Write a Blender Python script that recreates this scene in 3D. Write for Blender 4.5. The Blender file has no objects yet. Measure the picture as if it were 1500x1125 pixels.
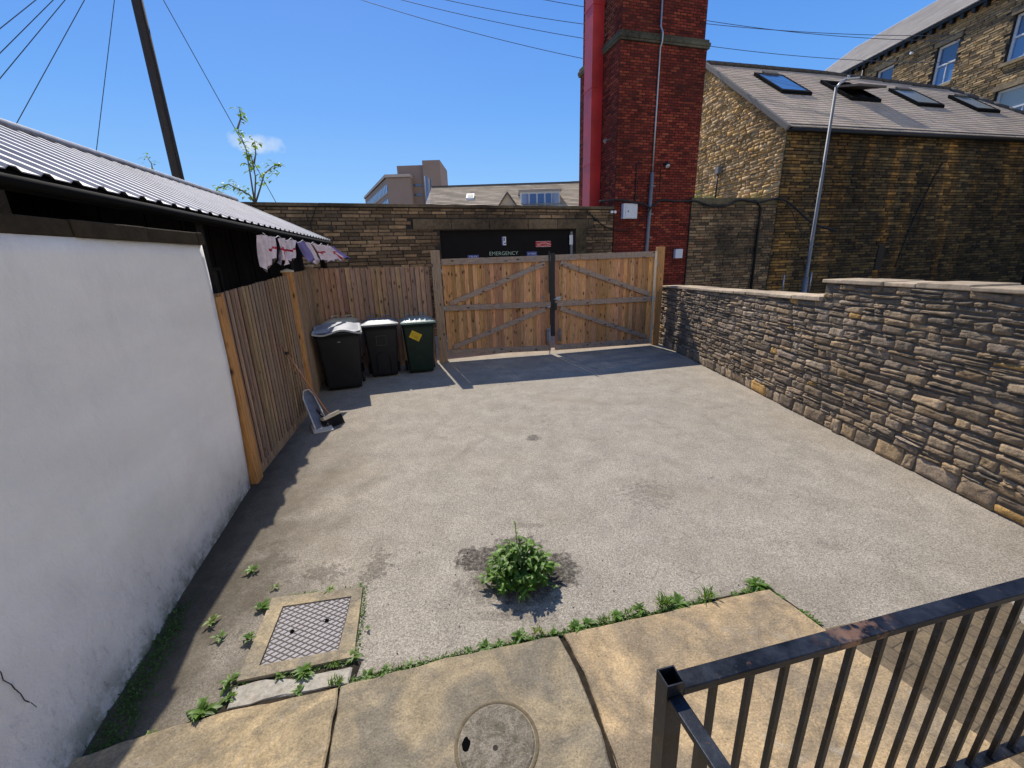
import bpy, math, random
from mathutils import Vector, Matrix, noise as mnoise

scn = bpy.context.scene
COL = scn.collection
PI = math.pi
rad = math.radians

# ------------------------------------------------------------------ mesh builder
K = 1.0      # scale about the camera position for whatever is being built (the structures beyond the gate are enlarged and pushed back 1 : 1.25)
def SC(p):
    return (p[0] * K, p[1] * K, 2.15 + (p[2] - 2.15) * K)
class MB:
    def __init__(s):
        s.v = []; s.f = []; s.m = []; s.c = []; s.cur = (1, 1, 1); s.mat = 0; s.sm = []; s.smooth = False
    def vert(s, p, c=None):
        s.v.append(SC(p) if K != 1.0 else tuple(p)); s.c.append(c if c else s.cur); return len(s.v) - 1
    def face(s, idx, mat=None):
        s.f.append(tuple(idx)); s.m.append(s.mat if mat is None else mat); s.sm.append(s.smooth)
    def poly(s, pts, mat=None):
        s.face([s.vert(p) for p in pts], mat)
    def hexa(s, b, t, mat=None):
        """b, t: four corners each, counter-clockwise from above"""
        i = [s.vert(p) for p in b] + [s.vert(p) for p in t]
        s.face((i[3], i[2], i[1], i[0]), mat); s.face((i[4], i[5], i[6], i[7]), mat)
        for k in range(4):
            j = (k + 1) % 4
            s.face((i[k], i[j], i[4 + j], i[4 + k]), mat)
    def box(s, x0, x1, y0, y1, z0, z1, mat=None):
        s.hexa([(x0, y0, z0), (x1, y0, z0), (x1, y1, z0), (x0, y1, z0)],
               [(x0, y0, z1), (x1, y0, z1), (x1, y1, z1), (x0, y1, z1)], mat)
    def obox(s, P, d, s0, s1, o0, o1, z0, z1, z1b=None, mat=None):
        """box along direction d from P; o = offset to the right-hand normal (d.y,-d.x); z1b: top at the s1 end"""
        n = (d[1], -d[0])
        if z1b is None: z1b = z1
        def q(a, o, z): return (P[0] + d[0] * a + n[0] * o, P[1] + d[1] * a + n[1] * o, z)
        s.hexa([q(s0, o1, z0), q(s1, o1, z0), q(s1, o0, z0), q(s0, o0, z0)],
               [q(s0, o1, z1), q(s1, o1, z1b), q(s1, o0, z1b), q(s0, o0, z1)], mat)
    def bar(s, a, b, w, h, up=(0, 0, 1), mat=None, w2=None, h2=None):
        a = Vector(a); b = Vector(b); d = (b - a).normalized(); up = Vector(up)
        x = d.cross(up)
        if x.length < 1e-4: x = d.cross(Vector((0, 1, 0)))
        x.normalize(); y = x.cross(d).normalized()
        w2 = w if w2 is None else w2; h2 = h if h2 is None else h2
        B = [a + x * sx * w / 2 + y * sy * h / 2 for sx, sy in ((-1, -1), (1, -1), (1, 1), (-1, 1))]
        T = [b + x * sx * w2 / 2 + y * sy * h2 / 2 for sx, sy in ((-1, -1), (1, -1), (1, 1), (-1, 1))]
        s.hexa(B, T, mat)
    def tube(s, pts, r, n=8, mat=None, cap=True):
        pts = [Vector(p) for p in pts]; rs = r if isinstance(r, (list, tuple)) else [r] * len(pts)
        rings = []; prev = None; sm = s.smooth; s.smooth = True
        for i, p in enumerate(pts):
            d = (pts[min(i + 1, len(pts) - 1)] - pts[max(i - 1, 0)]).normalized()
            if prev is None:
                x = d.cross(Vector((0, 0, 1)))
                if x.length < 1e-3: x = d.cross(Vector((0, 1, 0)))
            else:
                x = prev - d * prev.dot(d)
            x.normalize(); prev = x; y = d.cross(x)
            rings.append([s.vert(p + (x * math.cos(2 * PI * k / n) + y * math.sin(2 * PI * k / n)) * rs[i]) for k in range(n)])
        for i in range(len(rings) - 1):
            for k in range(n):
                j = (k + 1) % n
                s.face((rings[i][k], rings[i][j], rings[i + 1][j], rings[i + 1][k]), mat)
        s.smooth = False
        if cap:
            s.face(rings[0][::-1], mat); s.face(rings[-1], mat)
        s.smooth = sm
    def build(s, name, mats, parent=None, loc=(0, 0, 0), bevel=0.0, recenter=True):
        """vertices are given in world space (or in the parent's space when recenter is False)"""
        me = bpy.data.meshes.new(name)
        off = Vector((0, 0, 0))
        if parent is not None and recenter:
            q = parent
            while q is not None: off = off + Vector(q.location); q = q.parent
        elif parent is None: off = Vector(SC(loc)) if K != 1.0 else Vector(loc)
        me.from_pydata([(p[0] - off[0], p[1] - off[1], p[2] - off[2]) for p in s.v], [], s.f)
        if not isinstance(mats, (list, tuple)): mats = [mats]
        for m in mats: me.materials.append(m)
        me.polygons.foreach_set('material_index', s.m)
        me.polygons.foreach_set('use_smooth', s.sm)
        at = me.color_attributes.new('Col', 'FLOAT_COLOR', 'POINT')
        flat = []
        for c in s.c: flat += [c[0], c[1], c[2], 1.0]
        at.data.foreach_set('color', flat)
        me.update()
        o = bpy.data.objects.new(name, me); COL.objects.link(o)
        if parent is not None: o.parent = parent
        else: o.location = off
        if bevel > 0:
            b = o.modifiers.new('Bevel', 'BEVEL'); b.width = bevel; b.segments = 2; b.limit_method = 'ANGLE'; b.angle_limit = rad(40)
        return o

def tag(o, label=None, cat=None, group=None, kind=None):
    if label: o['label'] = label
    if cat: o['category'] = cat
    if group: o['group'] = group
    if kind: o['kind'] = kind
    return o
def thing(name, loc, label, cat, group=None, rotz=0.0):
    o = bpy.data.objects.new(name, None); COL.objects.link(o); o.location = (SC(loc) if K != 1.0 else loc); o.rotation_euler = (0, 0, rotz)
    o.empty_display_size = 0.2
    return tag(o, label, cat, group)
def dup(root, loc, rotz, label, sc=1.0):
    r = root.copy(); COL.objects.link(r); r.location = loc; r.rotation_euler = (0, 0, rotz); r['label'] = label
    r.scale = (sc, sc, sc)
    for ch in list(root.children):
        c = ch.copy(); COL.objects.link(c); c.parent = r
        for g in list(ch.children):
            k = g.copy(); COL.objects.link(k); k.parent = c
    return r

# ------------------------------------------------------------------ materials
class NT:
    def __init__(s, name):
        s.m = bpy.data.materials.new(name); s.m.use_nodes = True; s.t = s.m.node_tree; s.t.nodes.clear()
        s.out = s.n('ShaderNodeOutputMaterial'); s.b = s.n('ShaderNodeBsdfPrincipled'); s.l(s.b.outputs[0], s.out.inputs[0])
    def n(s, t, **k):
        x = s.t.nodes.new(t)
        for a, b in k.items(): setattr(x, a, b)
        return x
    def l(s, a, b): s.t.links.new(a, b)
    def val(s, sock, v):
        if hasattr(v, 'is_linked') or hasattr(v, 'links'): s.l(v, sock)
        else: sock.default_value = v
    def pos(s):
        g = s.n('ShaderNodeNewGeometry'); return g.outputs['Position']
    def objc(s): return s.n('ShaderNodeTexCoord').outputs['Object']
    def mapping(s, v, sc=(1, 1, 1), rot=(0, 0, 0), loc=(0, 0, 0)):
        m = s.n('ShaderNodeMapping'); s.l(v, m.inputs[0]); m.inputs[1].default_value = loc; m.inputs[2].default_value = rot; m.inputs[3].default_value = sc
        return m.outputs[0]
    def noise(s, v, scale, detail=4, rough=0.55, dist=0.0):
        x = s.n('ShaderNodeTexNoise'); s.l(v, x.inputs['Vector']); x.inputs['Scale'].default_value = scale
        x.inputs['Detail'].default_value = detail; x.inputs['Roughness'].default_value = rough; x.inputs['Distortion'].default_value = dist
        return x.outputs['Fac']
    def voro(s, v, scale, feature='F1', out='Distance', rnd=1.0):
        x = s.n('ShaderNodeTexVoronoi', feature=feature); s.l(v, x.inputs['Vector']); x.inputs['Scale'].default_value = scale
        x.inputs['Randomness'].default_value = rnd
        return x.outputs[out]
    def ramp(s, v, pts, interp='LINEAR'):
        x = s.n('ShaderNodeValToRGB'); s.l(v, x.inputs[0]); r = x.color_ramp; r.interpolation = interp
        while len(r.elements) > 1: r.elements.remove(r.elements[-1])
        r.elements[0].position = pts[0][0]; r.elements[0].color = s.c4(pts[0][1])
        for p, c in pts[1:]:
            e = r.elements.new(p); e.color = s.c4(c)
        return x.outputs[0]
    @staticmethod
    def c4(c):
        if isinstance(c, (int, float)): return (c, c, c, 1)
        return (c[0], c[1], c[2], 1)
    def mix(s, fac, a, b, mode='MIX'):
        x = s.n('ShaderNodeMix', data_type='RGBA', blend_type=mode)
        s.val(x.inputs[0], fac)
        for sock, v in ((x.inputs[6], a), (x.inputs[7], b)):
            if isinstance(v, tuple): sock.default_value = s.c4(v)
            else: s.l(v, sock)
        return x.outputs[2]
    def math(s, op, a, b=0.0, clamp=False):
        x = s.n('ShaderNodeMath', operation=op, use_clamp=clamp)
        s.val(x.inputs[0], a); s.val(x.inputs[1], b); return x.outputs[0]
    def attr(s):
        return s.n('ShaderNodeAttribute', attribute_name='Col').outputs['Color']
    def rnd(s): return s.n('ShaderNodeObjectInfo').outputs['Random']
    def col(s, v):
        if isinstance(v, tuple): s.b.inputs['Base Color'].default_value = s.c4(v)
        else: s.l(v, s.b.inputs['Base Color'])
    def rough(s, v): s.val(s.b.inputs['Roughness'], v)
    def bump(s, h, strength=0.4, dist=0.01, normal=None):
        x = s.n('ShaderNodeBump'); x.inputs['Strength'].default_value = strength; x.inputs['Distance'].default_value = dist
        s.l(h, x.inputs['Height'])
        if normal is not None: s.l(normal, x.inputs['Normal'])
        s.l(x.outputs[0], s.b.inputs['Normal']); return x.outputs[0]
    def sepz(s, v, ax=2):
        x = s.n('ShaderNodeSeparateXYZ'); s.l(v, x.inputs[0]); return x.outputs[ax]

def plain(name, c, rough=0.6, metal=0.0, var=0.12, scale=12, bump=0.15, spec=0.5):
    t = NT(name); p = t.objc(); n = t.noise(p, scale, 5)
    k = t.ramp(n, [(0.25, 1 - var), (0.75, 1 + var)])
    t.col(t.mix(1.0, c, k, 'MULTIPLY')); t.rough(t.math('ADD', rough - 0.08, t.math('MULTIPLY', n, 0.16)))
    t.b.inputs['Metallic'].default_value = metal; t.b.inputs['Specular IOR Level'].default_value = spec
    if bump: t.bump(t.noise(p, scale * 6, 3), bump, 0.003)
    return t.m

def stone_mat(name, tint=(1, 1, 1), soot=0.5, sootscale=0.6, sootcol=(0.03, 0.027, 0.022), fine=14, bstr=0.5, bdist=0.008, streak=False):
    t = NT(name); p = t.pos()
    c = t.mix(1.0, t.attr(), tint, 'MULTIPLY')
    n1 = t.noise(p, fine, 6, 0.65)
    c = t.mix(1.0, c, t.ramp(n1, [(0.25, 0.55), (0.5, 1.0), (0.8, 1.4)]), 'MULTIPLY')
    n2 = t.noise(p, fine * 0.35, 3)
    c = t.mix(t.ramp(n2, [(0.5, 0.0), (0.8, 0.25)]), c, t.mix(1.0, c, (1.3, 1.0, 0.62), 'MULTIPLY'))
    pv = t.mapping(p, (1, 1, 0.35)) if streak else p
    if streak:  # golden light thrown back by windows, painted into the stone colour
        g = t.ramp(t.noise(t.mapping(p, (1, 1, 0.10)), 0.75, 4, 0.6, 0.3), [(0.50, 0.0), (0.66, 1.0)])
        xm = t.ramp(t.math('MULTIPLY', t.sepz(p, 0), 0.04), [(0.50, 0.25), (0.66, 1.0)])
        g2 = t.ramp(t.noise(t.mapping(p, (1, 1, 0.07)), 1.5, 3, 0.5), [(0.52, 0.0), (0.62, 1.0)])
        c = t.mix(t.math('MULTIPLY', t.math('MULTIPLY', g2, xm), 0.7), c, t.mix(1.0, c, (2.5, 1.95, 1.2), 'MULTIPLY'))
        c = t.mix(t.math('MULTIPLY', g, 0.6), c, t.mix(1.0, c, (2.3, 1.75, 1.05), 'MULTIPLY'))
    n3 = t.noise(pv, sootscale, 5, 0.62, 0.4)
    n4 = t.noise(p, fine * 0.8, 3, 0.6)
    f = t.math('MULTIPLY', t.ramp(n3, [(0.40, 0.0), (0.62, 1.0)]), t.ramp(n4, [(0.2, 0.35), (0.7, 1.0)]))
    c = t.mix(t.math('MULTIPLY', f, soot), c, sootcol)
    t.col(c); t.rough(0.92); t.b.inputs['Specular IOR Level'].default_value = 0.2
    h = t.math('ADD', t.noise(p, fine * 2.2, 6, 0.7), t.math('MULTIPLY', t.noise(p, fine * 0.7, 3), 1.2))
    t.bump(h, bstr, bdist)
    return t.m

def wood_mat(name, base, grey=(0.30, 0.27, 0.24), greyamt=0.5, knots=1.0, axis='z', bright=1.0):
    t = NT(name); p = t.pos()
    sc = {'z': (9, 9, 0.7), 'x': (0.7, 9, 9)}[axis]
    pm = t.mapping(p, sc)
    g = t.noise(pm, 5.5, 6, 0.6, 1.0)
    c = t.mix(1.0, base, t.attr(), 'MULTIPLY')
    c = t.mix(1.0, c, t.ramp(g, [(0.25, 0.55), (0.5, 1.0), (0.75, 1.35)]), 'MULTIPLY')
    gm = t.noise(t.mapping(p, (3, 3, 0.8)), 1.6, 5, 0.6)
    c = t.mix(t.math('MULTIPLY', t.ramp(gm, [(0.38, 0.0), (0.66, 1.0)]), greyamt), c, t.mix(1.0, grey, t.ramp(g, [(0.25, 0.7), (0.75, 1.2)]), 'MULTIPLY'))
    if knots:
        kz = (1, 1, 0.45) if axis == 'z' else (0.45, 1, 1)
        d = t.voro(t.mapping(p, kz), 10.5)
        k = t.ramp(d, [(0.09 * knots, 0.95), (0.16 * knots, 0.45), (0.27 * knots, 0.0)])
        c = t.mix(t.math('MULTIPLY', t.ramp(t.noise(t.mapping(p, (14, 14, 0.9)), 3.0, 4, 0.7), [(0.56, 0.0), (0.68, 1.0)]), 0.55), c, (0.09, 0.05, 0.03))
        c = t.mix(k, c, (0.05, 0.025, 0.012))
    # runs and damp foot
    t.col(c); t.rough(0.8); t.b.inputs['Specular IOR Level'].default_value = 0.25
    t.bump(g, 0.35, 0.004)
    return t.m

def glass_mat(name, c=(0.05, 0.10, 0.2), rough=0.06):
    t = NT(name); t.col(c); t.rough(rough); t.b.inputs['Metallic'].default_value = 0.0
    t.b.inputs['Specular IOR Level'].default_value = 1.0
    t.bump(t.noise(t.objc(), 2.5, 2), 0.05, 0.02)
    return t.m

def leaf_mat(name, a, b):
    t = NT(name); p = t.pos(); n = t.noise(p, 30, 3)
    c = t.mix(n, a, b); c = t.mix(1.0, c, t.attr(), 'MULTIPLY')
    t.col(c); t.rough(0.5)
    tr = t.n('ShaderNodeBsdfTranslucent'); t.l(t.mix(1.0, c, (1.3, 1.6, 0.6), 'MULTIPLY'), tr.inputs[0])
    mx = t.n('ShaderNodeMixShader'); mx.inputs[0].default_value = 0.4
    t.l(t.b.outputs[0], mx.inputs[1]); t.l(tr.outputs[0], mx.inputs[2]); t.l(mx.outputs[0], t.out.inputs[0])
    return t.m

def asphalt_mat(name, yard=True):
    t = NT(name); p = t.pos()
    ag = t.voro(p, 150, out='Color'); agb = t.n('ShaderNodeRGBToBW'); t.l(ag, agb.inputs[0]); agb = agb.outputs[0]
    ag2 = t.noise(p, 75, 4, 0.75)
    big = t.noise(p, 0.55, 5, 0.6, 0.6); mid = t.noise(p, 3.2, 5, 0.62, 0.3)
    c = t.mix(big, (0.425, 0.372, 0.295), (0.365, 0.325, 0.263))
    c = t.mix(1.0, c, t.ramp(mid, [(0.3, 0.84), (0.7, 1.12)]), 'MULTIPLY')
    c = t.mix(1.0, c, t.ramp(agb, [(0.1, 0.62), (0.5, 1.0), (0.9, 1.34)]), 'MULTIPLY')
    c = t.mix(1.0, c, t.ramp(ag2, [(0.3, 0.66), (0.5, 1.0), (0.72, 1.30)]), 'MULTIPLY')
    # small dark pits
    pit = t.ramp(t.voro(p, 28), [(0.07, 0.75), (0.14, 0.0)])
    c = t.mix(t.math('MULTIPLY', pit, t.ramp(t.noise(p, 1.5, 3), [(0.45, 0.0), (0.6, 1.0)])), c, (0.06, 0.05, 0.042))
    if yard:
        def blob(x, y, rx, ry, inner=0.35, warp=0.5, sc=7, edge=0.25):
            v = t.n('ShaderNodeVectorMath', operation='SUBTRACT'); t.l(p, v.inputs[0]); v.inputs[1].default_value = (x, y, 0)
            w = t.mapping(v.outputs[0], (1 / rx, 1 / ry, 0)); ln = t.n('ShaderNodeVectorMath', operation='LENGTH'); t.l(w, ln.inputs[0])
            nn = t.noise(p, sc, 5, 0.65)
            d = t.math('ADD', ln.outputs['Value'], t.math('MULTIPLY', t.math('SUBTRACT', nn, 0.5), warp * 4))
            return t.ramp(d, [(0.72, 1.0), (0.98, 0.0)])
        dark = (0.06, 0.05, 0.042)
        brk = t.ramp(t.noise(p, 34, 6, 0.75), [(0.34, 0.25), (0.56, 1.0)])
        for (x, y, rx, ry, amt, sc, wp) in ((0.29, 2.52, 0.17, 0.19, 0.95, 14, 0.4), (-0.29, 2.66, 0.19, 0.15, 0.95, 15, 0.5), (0.0, 2.82, 0.20, 0.10, 0.85, 15, 0.5), (0.02, 2.48, 0.33, 0.30, 0.8, 12, 0.35),
                                       (-0.02, 2.42, 0.42, 0.28, 0.45, 9, 0.6), (-1.42, 2.56, 0.16, 0.10, 0.6, 20, 0.9), (-1.05, 2.60, 0.09, 0.20, 0.6, 20, 0.9),
                                       (0.25, 4.85, 0.10, 0.10, 0.75, 12, 0.5), (1.25, 3.45, 0.22, 0.22, 0.4, 22, 1.3), (0.1, 3.05, 0.16, 0.05, 0.35, 13, 0.8),
                                       (-1.95, 2.4, 0.3, 0.5, 0.6, 6, 0.6), (0.0, 2.12, 0.3, 0.06, 0.4, 12, 0.6)):
            c = t.mix(t.math('MULTIPLY', t.math('MULTIPLY', blob(x, y, rx, ry, warp=wp * 1.15, sc=sc), brk), amt), c, dark)
        # dirtier, mossy run along the left wall and the kerb of slabs; wall-side shade deepened in the colour
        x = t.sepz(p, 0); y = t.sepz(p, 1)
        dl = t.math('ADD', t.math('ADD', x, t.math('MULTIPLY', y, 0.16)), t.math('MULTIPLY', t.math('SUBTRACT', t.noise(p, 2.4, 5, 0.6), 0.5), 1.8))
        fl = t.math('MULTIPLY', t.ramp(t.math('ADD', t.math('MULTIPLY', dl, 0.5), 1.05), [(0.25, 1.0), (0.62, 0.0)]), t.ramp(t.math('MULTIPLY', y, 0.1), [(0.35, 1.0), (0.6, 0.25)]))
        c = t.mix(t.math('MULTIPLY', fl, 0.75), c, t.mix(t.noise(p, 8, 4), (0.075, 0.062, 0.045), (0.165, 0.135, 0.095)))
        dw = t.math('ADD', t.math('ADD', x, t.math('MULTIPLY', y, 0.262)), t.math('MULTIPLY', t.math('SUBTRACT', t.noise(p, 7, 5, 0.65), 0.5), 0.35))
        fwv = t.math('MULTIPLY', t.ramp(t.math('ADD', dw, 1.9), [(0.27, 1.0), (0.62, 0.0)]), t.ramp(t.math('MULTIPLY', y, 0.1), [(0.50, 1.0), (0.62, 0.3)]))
        c = t.mix(t.math('MULTIPLY', fwv, 0.8), c, t.mix(t.noise(p, 60, 4, 0.7), (0.03, 0.026, 0.018), (0.085, 0.072, 0.052)))  # moist soil, darkened further to carry the wall's ground shade
        ds = t.math('ADD', t.math('SUBTRACT', y, t.math('MULTIPLY', x, 0.23)), t.math('MULTIPLY', t.math('SUBTRACT', t.noise(p, 6, 4), 0.5), 0.35))
        fs = t.ramp(t.math('SUBTRACT', ds, 1.5), [(0.36, 1.0), (0.52, 0.0)])
        c = t.mix(t.math('MULTIPLY', t.math('MULTIPLY', fs, t.ramp(t.math('MULTIPLY', x, 0.2), [(0.30, 0.45), (0.40, 0.12)])), 1.0), c, (0.13, 0.10, 0.06))
        # tyre-worn lighter lanes, ochre tinge in the middle distance
        oc = t.ramp(t.noise(p, 0.9, 4, 0.6), [(0.5, 0.0), (0.7, 1.0)])
        c = t.mix(t.math('MULTIPLY', oc, 0.3), c, (0.30, 0.245, 0.165))
        wn = t.n('ShaderNodeTexNoise'); wn.inputs['Scale'].default_value = 3.0; t.l(p, wn.inputs['Vector'])
        ck = t.voro(t.mix(0.35, p, wn.outputs['Color']), 2.2, 'DISTANCE_TO_EDGE')
        ckm = t.math('MULTIPLY', t.ramp(ck, [(0.004, 1.0), (0.012, 0.0)]), t.ramp(t.noise(p, 1.3, 3), [(0.60, 0.0), (0.68, 1.0)]))
        c = t.mix(t.math('MULTIPLY', ckm, 0.5), c, (0.07, 0.055, 0.04))
        st = t.ramp(t.noise(p, 2.1, 6, 0.7, 1.5), [(0.56, 0.0), (0.70, 1.0)])
        c = t.mix(t.math('MULTIPLY', st, 0.30), c, (0.14, 0.115, 0.085))
    t.col(c); t.rough(0.95); t.b.inputs['Specular IOR Level'].default_value = 0.15
    t.bump(t.math('ADD', agb, t.math('MULTIPLY', ag2, 1.5)), 0.75, 0.004)
    return t.m

def slab_mat(name):
    t = NT(name); p = t.pos()
    a = t.noise(p, 2.6, 6, 0.62, 0.8); b = t.noise(p, 9, 5, 0.65, 0.5); f = t.noise(p, 90, 4, 0.7)
    c = t.mix(t.ramp(a, [(0.4, 0.0), (0.58, 1.0)]), (0.47, 0.37, 0.225), (0.27, 0.23, 0.165))
    c = t.mix(1.0, c, t.ramp(b, [(0.3, 0.78), (0.7, 1.2)]), 'MULTIPLY')
    c = t.mix(1.0, c, t.ramp(f, [(0.3, 0.66), (0.7, 1.3)]), 'MULTIPLY')
    gm = t.math('MULTIPLY', t.ramp(t.noise(p, 4.5, 7, 0.75, 1.2), [(0.50, 0.0), (0.66, 1.0)]), t.ramp(t.noise(p, 40, 4, 0.7), [(0.35, 0.2), (0.6, 1.0)]))
    c = t.mix(t.math('MULTIPLY', gm, 0.6), c, (0.13, 0.115, 0.09))
    c = t.mix(1.0, c, t.attr(), 'MULTIPLY')
    c = t.mix(t.ramp(t.voro(p, 22), [(0.05, 0.6), (0.1, 0.0)]), c, (0.10, 0.08, 0.06))
    c = t.mix(t.ramp(t.noise(p, 5, 4, 0.6, 1.0), [(0.62, 0.0), (0.72, 0.5)]), c, (0.42, 0.38, 0.32))
    t.col(c); t.rough(0.9); t.b.inputs['Specular IOR Level'].default_value = 0.2
    t.bump(t.math('ADD', t.math('ADD', t.math('MULTIPLY', b, 2.6), t.math('MULTIPLY', f, 1.0)), t.math('MULTIPLY', t.noise(p, 3.2, 4, 0.6, 0.6), 1.5)), 0.6, 0.007)
    return t.m

def render_mat(name):
    t = NT(name); p = t.pos(); z = t.sepz(p, 2)
    c = t.mix(t.noise(p, 1.3, 5, 0.6), (0.84, 0.815, 0.76), (0.90, 0.88, 0.83))
    d = t.math('SUBTRACT', z, t.math('MULTIPLY', t.math('SUBTRACT', t.noise(p, 3.5, 5, 0.65), 0.5), 0.9))
    c = t.mix(t.ramp(d, [(0.0, 0.75), (0.35, 0.25), (0.75, 0.0)]), c, (0.48, 0.47, 0.44))
    bl = t.math('MULTIPLY', t.ramp(t.noise(t.mapping(p, (1, 1, 0.5)), 26, 5, 0.75), [(0.56, 0.0), (0.64, 1.0)]), t.ramp(d, [(0.02, 1.0), (0.42, 0.0)]))
    c = t.mix(t.math('MULTIPLY', bl, 0.6), c, (0.24, 0.23, 0.20))
    c = t.mix(t.ramp(t.noise(t.mapping(p, (1, 1, 0.22)), 5, 5, 0.7), [(0.55, 0.0), (0.75, 0.22)]), c, (0.62, 0.61, 0.57))
    c = t.mix(t.math('MULTIPLY', t.ramp(z, [(0.0, 1.0), (0.16, 0.0)]), t.ramp(t.noise(p, 9, 5, 0.7), [(0.42, 0.0), (0.56, 0.8)])), c, (0.13, 0.15, 0.08))
    c = t.mix(1.0, c, t.ramp(t.noise(t.mapping(p, (1, 0.5, 1.4), (0.5, 0, 0)), 2.2, 3), [(0.3, 0.93), (0.7, 1.05)]), 'MULTIPLY')
    t.col(c); t.rough(0.85)
    lo = t.ramp(z, [(0.1, 1.0), (0.9, 0.12)])
    h = t.math('ADD', t.math('MULTIPLY', t.noise(p, 26, 5, 0.7), t.math('MULTIPLY', lo, 3.0)), t.math('ADD', t.math('MULTIPLY', t.noise(p, 3.2, 5, 0.6), 5.0), t.math('MULTIPLY', t.noise(p, 160, 2), 0.35)))
    t.bump(h, 0.5, 0.008)
    return t.m

def roof_tile_mat(name, c1, c2, scale=(4.5, 3.2, 3.2)):
    t = NT(name); p = t.pos()
    n = t.noise(t.mapping(p, scale), 1.5, 5, 0.7); n2 = t.noise(p, 1.1, 4)
    c = t.mix(n, c1, c2); c = t.mix(1.0, c, t.attr(), 'MULTIPLY')
    c = t.mix(1.0, c, t.ramp(n2, [(0.3, 0.85), (0.7, 1.15)]), 'MULTIPLY')
    t.col(c); t.rough(0.88); t.b.inputs['Specular IOR Level'].default_value = 0.25
    t.bump(t.noise(p, 14, 4), 0.4, 0.01)
    return t.m

M = {}
M['asphalt'] = asphalt_mat('yard_asphalt')
M['lane'] = asphalt_mat('lane_asphalt', False)
M['soil'] = plain('joint_soil', (0.035, 0.028, 0.020), 0.95, var=0.5, scale=20, spec=0.1)
M['slab'] = slab_mat('yorkstone_slab')
M['render'] = render_mat('white_render')
M['rubble'] = stone_mat('rubble_stone', (1.52, 1.34, 1.10), 0.5, 1.1, (0.04, 0.035, 0.029), 26, 1.0, 0.014)
M['sooty'] = stone_mat('sooty_stone', (1.22, 1.02, 0.82), 0.88, 0.55, (0.022, 0.019, 0.016), 13, 0.45, 0.01)
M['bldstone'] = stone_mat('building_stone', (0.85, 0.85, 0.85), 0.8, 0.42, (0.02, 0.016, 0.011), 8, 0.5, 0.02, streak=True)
M['gable'] = stone_mat('gable_stone', (1.08, 0.90, 0.68), 0.4, 0.5, (0.06, 0.05, 0.04), 7, 0.6, 0.02)
M['millstone'] = stone_mat('mill_stone', (1.12, 1.0, 0.82), 0.65, 0.22, (0.035, 0.03, 0.024), 5, 0.5, 0.03)
M['brick'] = stone_mat('red_brick', (1.1, 0.98, 0.88), 0.65, 0.5, (0.035, 0.012, 0.010), 12, 0.35, 0.006)
M['mortar'] = plain('mortar', (0.045, 0.04, 0.034), 0.95, var=0.4, scale=5, spec=0.1)
M['mortar_wall'] = plain('mortar_wall', (0.13, 0.11, 0.085), 0.95, var=0.4, scale=5, spec=0.1)
M['mortar_light'] = plain('mortar_light', (0.26, 0.20, 0.13), 0.95, var=0.3, scale=5, spec=0.1)
M['mortar_red'] = plain('mortar_red', (0.05, 0.022, 0.018), 0.95, var=0.5, scale=2, spec=0.1)
M['mortar_dark'] = plain('mortar_dark', (0.02, 0.018, 0.014), 0.95, var=0.3, scale=3, spec=0.1)
M['cope'] = stone_mat('coping_stone', (1, 1, 1), 0.35, 1.5, (0.10, 0.09, 0.07), 12, 0.5, 0.008)
M['board'] = wood_mat('fence_boards', (0.40, 0.245, 0.15), (0.27, 0.205, 0.16), 0.5)
M['board_grey'] = wood_mat('weathered_boards', (0.36, 0.245, 0.16), (0.29, 0.235, 0.19), 0.8, knots=0.5)
M['gateboard'] = wood_mat('gate_boards', (0.60, 0.31, 0.13), (0.42, 0.27, 0.16), 0.35)
M['rail'] = wood_mat('gate_rails', (0.40, 0.275, 0.185), (0.33, 0.275, 0.23), 0.8, axis='x')
M['post'] = wood_mat('fence_posts', (0.50, 0.25, 0.085), (0.36, 0.23, 0.12), 0.25)
M['postgrey'] = wood_mat('gate_posts', (0.40, 0.27, 0.16), (0.32, 0.25, 0.19), 0.6)
M['pole'] = wood_mat('pole_timber', (0.05, 0.040, 0.034), (0.06, 0.055, 0.052), 0.5, knots=False)
M['bin'] = plain('bin_plastic', (0.013, 0.014, 0.016), 0.48, var=0.25, scale=6, spec=0.3)
M['bingreen'] = plain('bin_plastic_green', (0.010, 0.024, 0.016), 0.46, var=0.25, scale=6, spec=0.3)
M['lidgrey'] = plain('lid_grey', (0.34, 0.35, 0.37), 0.62, var=0.2, scale=7)
M['liddark'] = plain('lid_dark', (0.17, 0.18, 0.20), 0.5, var=0.2, scale=7)
M['lidgreen'] = plain('lid_green', (0.20, 0.28, 0.26), 0.35, var=0.2, scale=7)
M['lidcream'] = plain('lid_cream', (0.50, 0.48, 0.34), 0.5, var=0.2, scale=7)
M['yellow'] = plain('sticker_yellow', (0.62, 0.42, 0.01), 0.55, var=0.3, scale=14)
M['scratch'] = plain('worn_plastic', (0.055, 0.05, 0.04), 0.7, var=0.3)
M['rubber'] = plain('rubber', (0.012, 0.012, 0.012), 0.8)
M['steel'] = plain('galvanised_steel', (0.42, 0.44, 0.46), 0.42, 0.7, var=0.2)
M['metal_dull'] = plain('dull_metal', (0.19, 0.195, 0.205), 0.6, 0.3, var=0.25)
M['blackiron'] = plain('black_iron', (0.012, 0.012, 0.012), 0.5, 0.2, var=0.3)
M['black'] = plain('black_plastic', (0.010, 0.010, 0.010), 0.55)
M['scuff'] = plain('scuff_mark', (0.42, 0.47, 0.55), 0.8)
M['hole'] = plain('hole_dark', (0.004, 0.004, 0.004), 1.0, spec=0.0)
M['white'] = plain('white_paint', (0.72, 0.73, 0.74), 0.5, var=0.06)
M['boxwhite'] = plain('white_box', (0.62, 0.66, 0.70), 0.45, var=0.06)
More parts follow.
